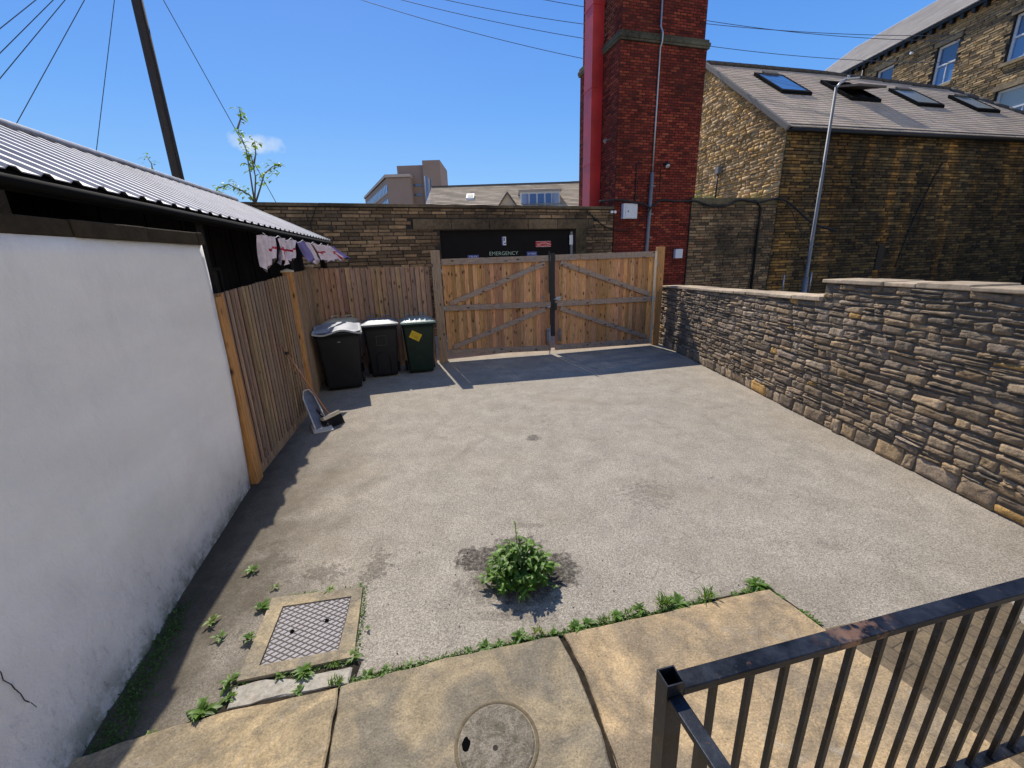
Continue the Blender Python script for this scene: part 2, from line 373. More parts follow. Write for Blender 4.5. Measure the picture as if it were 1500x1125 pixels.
M['redsteel'] = plain('red_painted_steel', (0.50, 0.028, 0.028), 0.40, 0.0, var=0.3, scale=1.6, bump=0.05)
M['shadewood'] = plain('shade_dark_timber', (0.012, 0.010, 0.009), 0.85, var=0.5, scale=4, spec=0.2)  # darkness of the shed interior put into the board colour
M['fascia'] = plain('black_fascia', (0.006, 0.006, 0.006), 0.85, var=0.4, scale=5, spec=0.12)
M['verge'] = plain('verge_mortar', (0.20, 0.18, 0.16), 0.9)
M['slate'] = plain('roof_felt', (0.11, 0.095, 0.08), 0.85)
M['glass'] = glass_mat('window_glass')
M['glassblue'] = glass_mat('sky_glass', (0.10, 0.22, 0.42))  # blue sky reflection tinted into the glass colour
M['glasspale'] = glass_mat('pale_blind_glass', (0.34, 0.37, 0.34), 0.25)
M['cable'] = plain('cable_black', (0.008, 0.008, 0.009), 0.6)
M['wire'] = plain('overhead_wire', (0.05, 0.065, 0.10), 0.6)
M['leaf'] = leaf_mat('weed_leaf', (0.085, 0.165, 0.018), (0.155, 0.265, 0.045))
M['leafpale'] = leaf_mat('pale_leaf', (0.16, 0.24, 0.05), (0.26, 0.32, 0.09))
M['leafdark'] = leaf_mat('dark_leaf', (0.03, 0.075, 0.015), (0.06, 0.12, 0.03))
M['leafmid'] = leaf_mat('mossy_leaf', (0.05, 0.12, 0.02), (0.09, 0.19, 0.035))
M['stem'] = plain('green_stem', (0.10, 0.10, 0.05), 0.7)
M['bark'] = plain('sapling_bark', (0.16, 0.14, 0.11), 0.8)
M['cream'] = plain('bare_timber', (0.62, 0.52, 0.36), 0.7, var=0.15)
M['shaft'] = plain('broom_shaft', (0.34, 0.16, 0.08), 0.55, var=0.2)
M['bristle'] = plain('black_bristles', (0.012, 0.012, 0.014), 0.9)
M['panblue'] = plain('blue_grey_plastic', (0.17, 0.18, 0.21), 0.6, var=0.3)
M['panwhite'] = plain('dirty_white_plastic', (0.60, 0.57, 0.50), 0.6, var=0.3)
M['cloth'] = plain('flag_cloth', (0.72, 0.62, 0.68), 0.9, var=0.15, scale=20)
M['flagred'] = plain('flag_red', (0.45, 0.02, 0.05), 0.9)
M['flagblue'] = plain('flag_violet', (0.22, 0.20, 0.50), 0.9)
M['hoard'] = plain('black_hoarding', (0.006, 0.006, 0.007), 0.7, var=0.4, scale=3, spec=0.15)
M['signblue'] = plain('notice_blue', (0.05, 0.09, 0.30), 0.6)
M['signred'] = plain('notice_red', (0.45, 0.03, 0.03), 0.6)
M['signgreen'] = plain('stencil_green', (0.42, 0.60, 0.48), 0.7)
M['concrete'] = stone_mat('old_concrete', (1, 1, 1), 0.3, 3.0, (0.12, 0.10, 0.06), 30, 0.6, 0.005)
def disc_mat():
    t = NT('worn_cover'); p = t.pos()
    a = t.noise(p, 14, 6, 0.75, 0.8); f = t.noise(p, 120, 4, 0.75); v = t.voro(t.mapping(p, (1, 2.2, 1), (0, 0, 0.6)), 70)
    c = t.mix(t.ramp(a, [(0.38, 0.0), (0.62, 1.0)]), (0.13, 0.11, 0.075), (0.31, 0.265, 0.20))
    c = t.mix(1.0, c, t.ramp(f, [(0.3, 0.55), (0.7, 1.4)]), 'MULTIPLY'); c = t.mix(t.ramp(v, [(0.10, 0.5), (0.2, 0.0)]), c, (0.55, 0.48, 0.34))
    c = t.mix(t.ramp(t.noise(p, 8, 4), [(0.58, 0.0), (0.68, 0.7)]), c, (0.10, 0.085, 0.045))
    t.col(c); t.rough(0.95); t.bump(t.math('ADD', a, f), 0.9, 0.006); return t.m
M['disc'] = disc_mat()
M['office'] = plain('office_brick', (0.27, 0.20, 0.165), 0.85, var=0.1, scale=0.5)
M['officepale'] = plain('office_concrete', (0.42, 0.36, 0.31), 0.85, var=0.1, scale=0.5)
M['farroof'] = roof_tile_mat('stone_slate_roof', (0.56, 0.45, 0.32), (0.74, 0.62, 0.47), (1.2, 1.2, 5))
M['roof'] = roof_tile_mat('grey_slate_roof', (0.52, 0.40, 0.29), (0.63, 0.50, 0.37), (1, 1, 1))
M['millroof'] = roof_tile_mat('mill_slate_roof', (0.40, 0.36, 0.32), (0.52, 0.47, 0.42), (0.4, 2, 2))

def roofmetal():
    t = NT('box_profile_sheet'); p = t.pos()
    n = t.noise(t.mapping(p, (1.2, 9, 1.2), (0, 0, rad(-11))), 2.0, 5, 0.6)
    c = t.mix(t.ramp(n, [(0.35, 0.0), (0.65, 1.0)]), (0.25, 0.245, 0.265), (0.38, 0.375, 0.40))
    n2 = t.noise(p, 1.3, 5, 0.65)
    c = t.mix(t.ramp(n2, [(0.5, 0.0), (0.72, 0.6)]), c, (0.13, 0.12, 0.12))
    t.col(c); t.rough(0.5); t.b.inputs['Metallic'].default_value = 0.15
    t.bump(n, 0.15, 0.004)
    return t.m
M['sheet'] = roofmetal()

def railmetal():
    t = NT('worn_black_railing'); p = t.pos()
    n = t.noise(p, 9, 6, 0.7); f = t.noise(p, 70, 4, 0.7)
    c = t.mix(t.ramp(n, [(0.4, 0.0), (0.65, 1.0)]), (0.008, 0.009, 0.011), (0.035, 0.042, 0.055))
    c = t.mix(t.ramp(f, [(0.64, 0.0), (0.74, 0.6)]), c, (0.13, 0.11, 0.095))
    x = t.sepz(p, 0)
    rz = t.math('MULTIPLY', t.ramp(t.math('ABSOLUTE', t.math('SUBTRACT', x, 0.99)), [(0.04, 1.0), (0.16, 0.0)]), t.ramp(t.noise(p, 22, 4, 0.6), [(0.46, 0.0), (0.56, 0.85)]))
    rz = t.math('MULTIPLY', rz, t.math('GREATER_THAN', t.sepz(p, 2), 1.045))
    c = t.mix(t.ramp(t.noise(p, 34, 5, 0.7), [(0.63, 0.0), (0.68, 0.8)]), c, (0.15, 0.075, 0.045))
    c = t.mix(rz, c, t.mix(t.noise(p, 40, 4), (0.26, 0.115, 0.055), (0.36, 0.22, 0.14)))
    t.col(c); t.rough(t.ramp(n, [(0.3, 0.30), (0.7, 0.5)])); t.b.inputs['Metallic'].default_value = 0.45
    t.bump(t.math('ADD', f, n), 0.25, 0.002)
    return t.m
M['railing'] = railmetal()

def sett_mat():
    t = NT('brown_setts'); p = t.pos()
    b = t.n('ShaderNodeTexBrick'); t.l(t.mapping(p, (1, 1, 1), (0, 0, rad(68))), b.inputs[0]); b.inputs['Scale'].default_value = 1.0
    b.inputs['Brick Width'].default_value = 0.2; b.inputs['Row Height'].default_value = 0.1; b.inputs['Mortar Size'].default_value = 0.006; b.inputs['Mortar Smooth'].default_value = 0.8
    b.inputs['Color1'].default_value = (0.17, 0.125, 0.07, 1); b.inputs['Color2'].default_value = (0.135, 0.10, 0.06, 1); b.inputs['Mortar'].default_value = (0.085, 0.065, 0.04, 1)
    f = t.noise(p, 70, 5, 0.75)
    c = t.mix(1.0, b.outputs[0], t.ramp(f, [(0.3, 0.6), (0.7, 1.5)]), 'MULTIPLY')
    c = t.mix(1.0, c, t.ramp(t.noise(p, 4, 4), [(0.3, 0.8), (0.7, 1.25)]), 'MULTIPLY')
    t.col(c); t.rough(0.9); t.bump(t.math('ADD', f, t.math('MULTIPLY', b.outputs['Fac'], -0.6)), 0.6, 0.005)
    return t.m
M['sett'] = sett_mat()

def plate_mat():
    t = NT('tread_plate'); p = t.objc()
    n = t.noise(p, 20, 4)
    c = t.mix(n, (0.33, 0.305, 0.295), (0.47, 0.44, 0.43))
    t.col(c); t.rough(0.75); t.b.inputs['Specular IOR Level'].default_value = 0.2
    return t.m
M['plate'] = plate_mat()
M['groove'] = plain('groove_dirt', (0.12, 0.10, 0.085), 0.9)

# ------------------------------------------------------------------ stone / brick walling
def unit(a, b):
    d = (b[0] - a[0], b[1] - a[1]); L = math.hypot(*d); return (d[0] / L, d[1] / L), L

def courses(z0, z1, hs, rng):
    out = []; z = z0
    while z < z1:
        h = rng.uniform(*hs(z)) if callable(hs) else rng.uniform(*hs)
        out.append((z, min(z + h, z1))); z += h
    return out

def walling(mb, P, d, L, z0, topfn, hs, lens, palette, rng, relief=(0.01, 0.03), tess=(3, 2), joint=0.008, rough=0.006, holes=(), jitter=0.004, s_start=0.0, flip=1, split=0.0, stagger=False, backing=True, base_off=0.0, smooth=False):
    mb.smooth = smooth
    """courses of individually shaped stones on a vertical plane. outward normal = right-hand side of d (flip=1)."""
    n = (d[1] * flip, -d[0] * flip)
    def Q(a, o, z): return (P[0] + d[0] * a + n[0] * o, P[1] + d[1] * a + n[1] * o, z)
    zmax = max(topfn(s_start + L * k / 20.0) for k in range(21))
    row = 0
    for (za, zb) in courses(z0, zmax, hs, rng):
        s = s_start - (rng.uniform(0, lens[1] * 0.5)); row += 1
        if stagger: s = s_start - (lens[0] * 0.5 if row % 2 else 0.0)
        while s < s_start + L:
            ln = rng.uniform(*lens)
            if not stagger and (zb - za) > 0.09: ln *= 1.25
            a, b = max(s, s_start), min(s + ln, s_start + L); s += ln
            if b - a < 0.03: continue
            sub = [(za, zb)]
            if split and rng.random() < split and zb - za > 0.07:
                m = za + (zb - za) * rng.uniform(0.4, 0.6); sub = [(za, m), (m, zb)]
            for (ya, yb) in sub:
                mid = (a + b) / 2; tp = min(topfn(a), topfn(b))
                if ya >= tp - 0.02: continue
                yb2 = min(yb, tp)
                if any(h0 - 0.01 < mid < h1 + 0.01 and hz0 < (ya + yb2) / 2 < hz1 for (h0, h1, hz0, hz1) in holes): continue
                a2, b2 = a, b
                for (h0, h1, hz0, hz1) in holes:
                    if hz0 < (ya + yb2) / 2 < hz1:
                        if a2 < h0 < b2: b2 = h0
                        if a2 < h1 < b2: a2 = h1
                c = rng.choice(palette); v = rng.uniform(0.72, 1.25); c = (c[0] * v, c[1] * v, c[2] * v)
                o = rng.uniform(*relief) + base_off
                nx, nz = tess
                xs = [a2 + joint * .5, a2 + joint * .5 + joint * 1.1] + [a2 + joint * 1.6 + (b2 - a2 - joint * 3.2) * k / nx for k in range(1, nx)] + [b2 - joint * 1.6, b2 - joint * .5]
                zs = [ya + joint * .4, ya + joint * 1.2] + [ya + joint * 1.2 + (yb2 - ya - joint * 2.4) * k / nz for k in range(1, nz)] + [yb2 - joint * 1.2, yb2 - joint * .4]
                if xs[-1] - xs[0] < joint * 2 or zs[-1] - zs[0] < joint: continue
                tilt = rng.uniform(-1, 1) * rough; tiltz = rng.uniform(-1, 1) * rough
                J = [[(rng.uniform(-1, 1) * jitter, rng.uniform(-1, 1) * jitter) for _ in range(2)] for _ in range(2)]
                idx = []
                W = b2 - a2; H = yb2 - ya
                for i, x in enumerate(xs):
                    colr = []
                    for j, z in enumerate(zs):
                        edge = i in (0, len(xs) - 1) or j in (0, len(zs) - 1)
                        fx = (x - a2) / W; fz = (z - ya) / H
                        jx = sum(J[p_][q_][0] * (fx if p_ else 1 - fx) * (fz if q_ else 1 - fz) for p_ in (0, 1) for q_ in (0, 1))
                        jz = sum(J[p_][q_][1] * (fx if p_ else 1 - fx) * (fz if q_ else 1 - fz) for p_ in (0, 1) for q_ in (0, 1))
                        if edge: off = base_off - 0.004
                        else:
                            off = o + tilt * (fx * 2 - 1) + tiltz * (fz * 2 - 1) + rng.uniform(-1, 1) * rough
                            off = max(off, base_off + 0.002)
                        colr.append(mb.vert(Q(x + jx, off, z + jz), c))
                    idx.append(colr)
                for i in range(len(xs) - 1):
                    for j in range(len(zs) - 1):
                        q = (idx[i][j], idx[i + 1][j], idx[i + 1][j + 1], idx[i][j + 1])
                        mb.face(q if flip == 1 else q[::-1], 0)
    mb.smooth = False

# ================================================================== CAMERA
cam_d = bpy.data.cameras.new('camera'); cam = bpy.data.objects.new('camera', cam_d); COL.objects.link(cam); scn.camera = cam
cam_d.sensor_fit = 'HORIZONTAL'; cam_d.sensor_width = 36.0; cam_d.lens = 615.0 / 1500.0 * 36.0
cam_d.clip_start = 0.05; cam_d.clip_end = 2000
pt, rl = rad(16.5), rad(1.85)
fw = Vector((0, math.cos(pt), -math.sin(pt))); rt = Vector((1, 0, 0)); up = Vector((0, math.sin(pt), math.cos(pt)))
R_ = rt * math.cos(rl) - up * math.sin(rl); U_ = rt * math.sin(rl) + up * math.cos(rl)
cam.matrix_world = Matrix(((R_.x, U_.x, -fw.x, 0), (R_.y, U_.y, -fw.y, 0), (R_.z, U_.z, -fw.z, 2.15), (0, 0, 0, 1)))

# ================================================================== LIGHT
SUN = Vector((-0.31, 0.88, 1.0)).normalized()      # towards the sun
elev = math.asin(SUN.z); azim = math.atan2(SUN.x, SUN.y)   # from +Y, clockwise positive
sl = bpy.data.lights.new('sun', 'SUN'); so = bpy.data.objects.new('sun', sl); COL.objects.link(so)
sl.energy = 5.0; sl.angle = rad(0.53); sl.color = (1.0, 0.935, 0.84)
so.rotation_euler = (-SUN).to_track_quat('-Z', 'Y').to_euler()
so.location = (-10, 30, 40)
w = bpy.data.worlds.new('World'); scn.world = w; w.use_nodes = True
wt = w.node_tree; wt.nodes.clear()
sky = wt.nodes.new('ShaderNodeTexSky'); sky.sky_type = 'NISHITA'; sky.sun_disc = False
sky.sun_elevation = elev; sky.sun_rotation = azim; sky.air_density = 1.0; sky.dust_density = 0.6; sky.ozone_density = 2.0; sky.altitude = 120
bg = wt.nodes.new('ShaderNodeBackground'); bg.inputs[1].default_value = 0.12
wo = wt.nodes.new('ShaderNodeOutputWorld')
# one small fair-weather cloud
tc = wt.nodes.new('ShaderNodeTexCoord')
def ray(u, v): return (fw + R_ * ((u - 750) / 615.0) - U_ * ((v - 562.5) / 615.0)).normalized()
cd = ray(381, 212); cx = cd.cross(Vector((0, 0, 1))).normalized(); cy = cx.cross(cd)
def wm(op, a, b=0.0, cl=False):
    x = wt.nodes.new('ShaderNodeMath'); x.operation = op; x.use_clamp = cl
    for i, v in ((0, a), (1, b)):
        if isinstance(v, (int, float)): x.inputs[i].default_value = v
        else: wt.links.new(v, x.inputs[i])
    return x.outputs[0]
def wdot(v):
    x = wt.nodes.new('ShaderNodeVectorMath'); x.operation = 'DOT_PRODUCT'; wt.links.new(tc.outputs['Generated'], x.inputs[0]); x.inputs[1].default_value = v; return x.outputs['Value']
nz = wt.nodes.new('ShaderNodeTexNoise'); wt.links.new(tc.outputs['Generated'], nz.inputs['Vector']); nz.inputs['Scale'].default_value = 30; nz.inputs['Detail'].default_value = 5
ex = wm('DIVIDE', wdot(cx), 0.040); ey = wm('DIVIDE', wdot(cy), 0.017)
rr = wm('SQRT', wm('ADD', wm('MULTIPLY', ex, ex), wm('MULTIPLY', ey, ey)))
rr = wm('ADD', rr, wm('MULTIPLY', wm('SUBTRACT', nz.outputs['Fac'], 0.5), 2.2))
cf = wm('SUBTRACT', 1.15, rr, True)
cf = wm('MULTIPLY', cf, wm('GREATER_THAN', wdot(cd), 0.9))
mx = wt.nodes.new('ShaderNodeMix'); mx.data_type = 'RGBA'; wt.links.new(wm('MULTIPLY', cf, 0.85), mx.inputs[0])
sep = wt.nodes.new('ShaderNodeSeparateXYZ'); wt.links.new(tc.outputs['Generated'], sep.inputs[0])
gr_ = wt.nodes.new('ShaderNodeValToRGB'); e_ = gr_.color_ramp.elements
e_[0].position = 0.0; e_[0].color = (0.38, 0.67, 0.98, 1); e_[1].position = 1.0; e_[1].color = (0.05, 0.15, 0.42, 1)
for p_, c_ in ((0.10, (0.25, 0.56, 0.98, 1)), (0.28, (0.125, 0.39, 0.95, 1)), (0.5, (0.055, 0.25, 0.82, 1))):
    x_ = gr_.color_ramp.elements.new(p_); x_.color = c_
wt.links.new(sep.outputs[2], gr_.inputs[0])
sc_ = wt.nodes.new('ShaderNodeVectorMath'); sc_.operation = 'SCALE'; wt.links.new(gr_.outputs[0], sc_.inputs[0]); sc_.inputs['Scale'].default_value = 1 / 0.12
m2 = wt.nodes.new('ShaderNodeMix'); m2.data_type = 'RGBA'; m2.inputs[0].default_value = 0.85
wt.links.new(sky.outputs[0], m2.inputs[6]); wt.links.new(sc_.outputs[0], m2.inputs[7])
mk = wt.nodes.new('ShaderNodeMapRange'); mk.interpolation_type = 'SMOOTHSTEP'; wt.links.new(wm('SUBTRACT', wm('ADD', wm('MULTIPLY', sep.outputs[0], 0.85), wm('MULTIPLY', sep.outputs[1], -0.6)), wm('MULTIPLY', wm('MAXIMUM', wm('SUBTRACT', sep.outputs[2], 0.45), 0.0), 1.8)), mk.inputs[0]); mk.inputs[1].default_value = 0.28; mk.inputs[2].default_value = 0.75; mk.inputs[3].default_value = 0.0; mk.inputs[4].default_value = 1.0
m3 = wt.nodes.new('ShaderNodeMix'); m3.data_type = 'RGBA'; wt.links.new(mk.outputs[0], m3.inputs[0]); wt.links.new(m2.outputs[2], m3.inputs[6]); m3.inputs[7].default_value = (7.6, 7.35, 7.0, 1)  # unseen bright veil added right and behind, as fill for the white wall
wt.links.new(m3.outputs[2], mx.inputs[6]); mx.inputs[7].default_value = (6.6, 7.2, 7.8, 1)
wt.links.new(mx.outputs[2], bg.inputs[0]); wt.links.new(bg.outputs[0], wo.inputs[0])
scn.view_settings.view_transform = 'Standard'; scn.view_settings.look = 'None'; scn.view_settings.exposure = 0; scn.view_settings.gamma = 1
scn.cycles.max_bounces = 6; scn.cycles.diffuse_bounces = 4

# ================================================================== GROUND
mb = MB(); mb.poly([(-400, -400, -0.03), (400, -400, -0.03), (400, 400, -0.03), (-400, 400, -0.03)])
tag(mb.build('ground', M['lane']), kind='structure')
mb = MB()
mb.poly([(-4.2, -4, 0), (4.6, -4, 0), (4.3, 10.9, 0), (-4.2, 10.9, 0)])
tag(mb.build('yard', M['asphalt']), kind='structure')
mb = MB()
setts = [(1.80, 1.95), (1.93, 1.69), (2.10, 1.29), (2.32, 0.8), (2.42, 0.3), (3.4, 0.3), (3.02, 1.2), (2.95, 1.75), (2.96, 1.95), (3.14, 2.19)]
mb.poly([(x, y, 0.004) for x, y in setts])
tag(mb.build('brown_paving', M['sett']), kind='structure')

rng = random.Random(5)
def slab(name, pts, z, label, tint=(1, 1, 1), mat='slab', cat='paving slab', wob=0.006, group=None):
    """thick slab with a worn, wandering edge"""
    r = random.Random(hash(len(pts)) + int(abs(pts[0][0]) * 1000))
    ring = []
    for i in range(len(pts)):
        a = Vector((*pts[i], 0)); b = Vector((*pts[(i + 1) % len(pts)], 0)); L = (b - a).length; k = max(1, int(L / 0.05))
        nrm = Vector((b.y - a.y, a.x - b.x, 0)).normalized()
        for j in range(k):
            q = a.lerp(b, j / k) + nrm * (mnoise.noise(a.lerp(b, j / k) * 6) * wob * 2 + r.uniform(-1, 1) * wob * .4)
            ring.append(q)
    c = sum((q for q in ring), Vector()) / len(ring)
    mb = MB(); mb.cur = tint
    n = len(ring)
    def ins(q, k): 
        d = (c - q); return q + d.normalized() * k
    lo = [mb.vert((q.x, q.y, -0.02)) for q in ring]; e0 = [mb.vert((q.x, q.y, z - 0.008)) for q in ring]
    e1 = [mb.vert((*ins(q, 0.010)[:2], z)) for q in ring]
    for i in range(n):
        j = (i + 1) % n
        mb.face((lo[i], lo[j], e0[j], e0[i])); mb.face((e0[i], e0[j], e1[j], e1[i]))
    mb.face(e1)
    o = mb.build(name, M[mat], loc=(c.x, c.y, 0))
    if o.data.polygons[-1].normal.z < 0: o.data.flip_normals()
    return tag(o, label, cat, group)
slab('paving_slab', [(-2.7, 1.20), (-2.7, 0.2), (-0.78, 0.2), (-0.83, 1.0), (-0.885, 1.318), (-0.965, 1.668), (-1.5, 1.565), (-1.85, 1.45), (-2.0, 1.39)], 0.030, 'large ochre stone slab at the foot of the white wall, partly in its shade', (1.05, 1.0, 0.92), group=None)
slab('paving_slab', [(-0.765, 0.2), (0.415, 0.2), (0.395, 0.9), (0.378, 1.25), (0.358, 1.42), (0.305, 1.70), (0.222, 1.938), (-0.47, 1.805), (-0.945, 1.675), (-0.872, 1.318), (-0.815, 1.0)], 0.034, 'large grey-brown stone slab that holds the round manhole cover', (0.86, 0.86, 0.86))
slab('paving_slab', [(0.46, 0.2), (2.40, 0.2), (2.30, 0.8), (2.085, 1.274), (1.925, 1.675), (1.765, 1.959), (1.64, 2.25), (0.932, 2.09), (0.256, 1.95), (0.336, 1.71), (0.392, 1.42), (0.412, 1.25), (0.432, 0.9)], 0.032, 'large golden stone slab under the black railing', (1.12, 1.02, 0.92))
slab('concrete_strip', [(-1.50, 1.585), (-0.93, 1.70), (-0.935, 1.795), (-1.545, 1.695)], 0.014, 'short rough grey concrete strip between hatch and ochre slab', (0.44, 0.40, 0.33), mat='concrete', cat='concrete strip', wob=0.01)

mb = MB()
for a, b, c_, d_ in (((-0.99, 1.70), (-0.92, 1.70), (-0.74, 0.2), (-0.81, 0.2)), ((0.14, 1.93), (0.33, 1.97), (0.52, 0.2), (0.33, 0.2)), ((-1.9, 1.40), (-1.9, 1.43), (-1.5, 1.60), (-1.5, 1.56)), ((-1.0, 1.64), (-1.0, 1.72), (0.2, 1.975), (0.2, 1.92)), ((0.2, 1.92), (0.2, 1.975), (1.66, 2.285), (1.65, 2.23)), ((1.60, 2.2), (1.665, 2.285), (1.80, 1.97), (1.75, 1.93)), ((-1.55, 1.56), (-1.55, 1.72), (-0.9, 1.84), (-0.9, 1.66))):
    z_ = 0.003 + 0.0006 * len(mb.f); mb.poly([(*a, z_), (*b, z_), (*c_, z_), (*d_, z_)])
tag(mb.build('joint_soil', M['soil']), kind='structure')
# inspection hatch
th = thing('inspection_hatch', (-1.3, 2.05, 0), 'square inspection hatch of grey tread plate set in a sandy concrete frame', 'hatch')
fr = [(-1.654, 2.309), (-1.071, 2.382), (-0.945, 1.847), (-1.531, 1.723)]
pl = [(-1.544, 2.232), (-1.119, 2.300), (-1.050, 1.895), (-1.460, 1.812)]
mb = MB(); mb.cur = (1.0, 1.0, 1.0); z = 0.026
for i in range(4):
    j = (i + 1) % 4
    A, B, C_, D = fr[i], fr[j], pl[j], pl[i]
    k = 8
    for q in range(k):
        t0, t1 = q / k, (q + 1) / k
        def L2(a, b, t, zz): return (a[0] + (b[0] - a[0]) * t, a[1] + (b[1] - a[1]) * t, zz)
        a0, a1, d0, d1 = L2(A, B, t0, z), L2(A, B, t1, z), L2(D, C_, t0, z), L2(D, C_, t1, z)
        mb.poly([a0, d0, d1, a1][::-1] if False else [a0, a1, d1, d0][::-1]); mb.poly([(a0[0], a0[1], -0.01), (a1[0], a1[1], -0.01), a1, a0][::-1])
    mb.poly([(D[0], D[1], z), (C_[0], C_[1], z), (C_[0], C_[1], 0.0), (D[0], D[1], 0.0)][::-1])
mb.build('frame', M['slab'], th)
mb = MB(); c0 = Vector((sum(p[0] for p in pl) / 4, sum(p[1] for p in pl) / 4))
pin = [(c0 + (Vector(p) - c0) * 0.975) for p in pl]
mb.poly([(p.x, p.y, 0.019) for p in pin][::-1])
for i in range(4):
    a, b = pin[i], pin[(i + 1) % 4]; mb.poly([(a.x, a.y, 0.019), (b.x, b.y, 0.019), (b.x, b.y, 0.005), (a.x, a.y, 0.005)])
tp = mb.build('tread_plate', M['plate'], th)
# raised diamond ribs
mb = MB()
def bil(u, v): 
    a = pin[0].lerp(pin[1], u); b = pin[3].lerp(pin[2], u); return a.lerp(b, v)
N1 = 11
for i in range(N1):
    for j in range(N1 + 2):
        u = (i + 0.5 + (0.0)) / N1; v = (j + (0.5 if i % 2 else 0.0)) / (N1 + 1)
        if not (0.02 < v < 0.98): continue
        s = 1 if (i + j) % 2 else -1
        p0 = bil(max(0.01, u - 0.030), v - 0.026 * s if 0.03 < v - .026 * s < .97 else v); p1 = bil(min(0.99, u + 0.030), v + 0.026 * s if 0.03 < v + .026 * s < .97 else v)
        mb.bar((p0.x, p0.y, 0.0205), (p1.x, p1.y, 0.0205), 0.007, 0.004)
# engraved joint lines as dark strips along the lozenges
dk = MB()
for k in range(-11, 12):
    pts = []
    for q in range(61):
        u = q / 60; v = k / 11 + u * .62
        if 0 <= v <= 1: pts.append(bil(u, v))
    if len(pts) > 1: dk.bar((pts[0].x, pts[0].y, 0.0196), (pts[-1].x, pts[-1].y, 0.0196), 0.0062, 0.0022)
    pts = []
    for q in range(61):
        u = q / 60; v = k / 11 + .62 - u * .62
        if 0 <= v <= 1: pts.append(bil(u, v))
    if len(pts) > 1: dk.bar((pts[0].x, pts[0].y, 0.0198), (pts[-1].x, pts[-1].y, 0.0198), 0.0062, 0.0026)
dk.build('rib_pattern', M['groove'], tp)
pass
for (u, v) in ((0.73, 0.42), (0.27, 0.52)):
    mb = MB(); p = bil(u, v); mb.tube([(p.x, p.y, 0.015), (p.x, p.y, 0.0235)], 0.013, 12); mb.build('keyhole', M['hole'], tp)

# round manhole cover
th = thing('manhole_cover', (-0.122, 1.375, 0.03), 'round weathered concrete manhole cover sunk in the grey-brown slab', 'manhole cover')
mb = MB(); C0 = Vector((-0.122, 1.375, 0.0))
def ring(r, z, n=48, wob=0): return [mb.vert((C0.x + math.cos(2 * PI * k / n) * (r + wob * mnoise.noise(Vector((k * .9, r, 3)))), C0.y + math.sin(2 * PI * k / n) * r, z)) for k in range(n)]
mb.cur = (0.17, 0.135, 0.085)
a = ring(0.194, 0.0345); b = ring(0.191, 0.0375); c = ring(0.183, 0.0375); d = ring(0.178, 0.0346)
mb.smooth = True
for A, B in ((a, b), (b, c), (c, d)):
    for k in range(48): mb.face((A[k], A[(k + 1) % 48], B[(k + 1) % 48], B[k]))
mb.smooth = False
mb.build('rim', M['concrete'], th)
mb = MB(); mb.cur = (0.33, 0.29, 0.235); a = ring(0.173, 0.0350); mb.cur = (0.30, 0.265, 0.21); b = ring(0.166, 0.0400, wob=.006)
for k in range(48): mb.face((a[k], a[(k + 1) % 48], b[(k + 1) % 48], b[k]))
mb.face(b); mb.build('disc', M['disc'], th)
mb = MB(); pts = []
for k in range(14): 
    an = 2 * PI * k / 14; r = 0.024 * (1 + 0.3 * mnoise.noise(Vector((k * .8, 0, 0)))); pts.append((-0.262 + math.cos(an) * r * .8, 1.37 + math.sin(an) * r * 1.25, 0.0412))
mb.poly(pts); mb.build('lifting_hole', M['hole'], th)
mb = MB(); mb.poly([(-0.128 + .012 * math.cos(k * PI / 6), 1.352 + .012 * math.sin(k * PI / 6), 0.0412) for k in range(12)]); mb.build('pivot_hole', M['mortar'], th)

# ================================================================== WHITE WALL
def lerp(a, b, t): return a + (b - a) * t
base = [(-1.72, -3.5), (-1.80, 0.2), (-1.90, 0.8), (-2.038, 1.35), (-2.256, 2.14), (-2.47, 2.95), (-2.705, 3.83)]
topl = [(-2.10, -3.5), (-2.27, 0.2), (-2.32, 0.8), (-2.37, 1.35), (-2.45, 2.18), (-2.53, 3.0), (-2.612, 3.80)]
th = thing('rendered_wall', (-2.5, 2.0, 0), 'white rendered boundary wall with dark stone coping along the left side', 'wall')
mb = MB(); mb.smooth = True
rows = 22; per = 12; grid = []
def along(pl_, t):
    i = min(int(t), len(pl_) - 2); f = t - i; return (lerp(pl_[i][0], pl_[i + 1][0], f), lerp(pl_[i][1], pl_[i + 1][1], f))
nn = (len(base) - 1) * per
for i in range(nn + 1):
    t = i / per; b = along(base, t); tt = along(topl, t); colr = []
    for j in range(rows + 1):
        h = j / rows; k = 1 - (1 - h) ** 2.2
        x = lerp(b[0], tt[0], k); y = lerp(b[1], tt[1], h); z = 2.36 * h - 0.01
        x += 0.010 * mnoise.noise(Vector((x * 2, y * 2.2, z * 2.2))) + 0.006 * (1 - h) ** 3 * mnoise.noise(Vector((x * 9, y * 11, z * 9)))
        colr.append(mb.vert((x, y, z)))
    grid.append(colr)
for i in range(nn):
    for j in range(rows): mb.face((grid[i][j], grid[i + 1][j], grid[i + 1][j + 1], grid[i][j + 1]))
mb.smooth = False
e = grid[nn]; bk = [mb.vert((-3.10, mb.v[v][1] + 0.02, mb.v[v][2])) for v in e]
for j in range(rows): mb.face((e[j], bk[j], bk[j + 1], e[j + 1]))
bk2 = [mb.vert((-2.62, -3.5, z)) for z in (0, 2.35)]
mb.face((bk[0], bk2[0], bk2[1], bk[-1])); mb.face([g[rows] for g in grid] + [bk[-1], bk2[1]])
mb.build('rendered_face', M['render'], th)
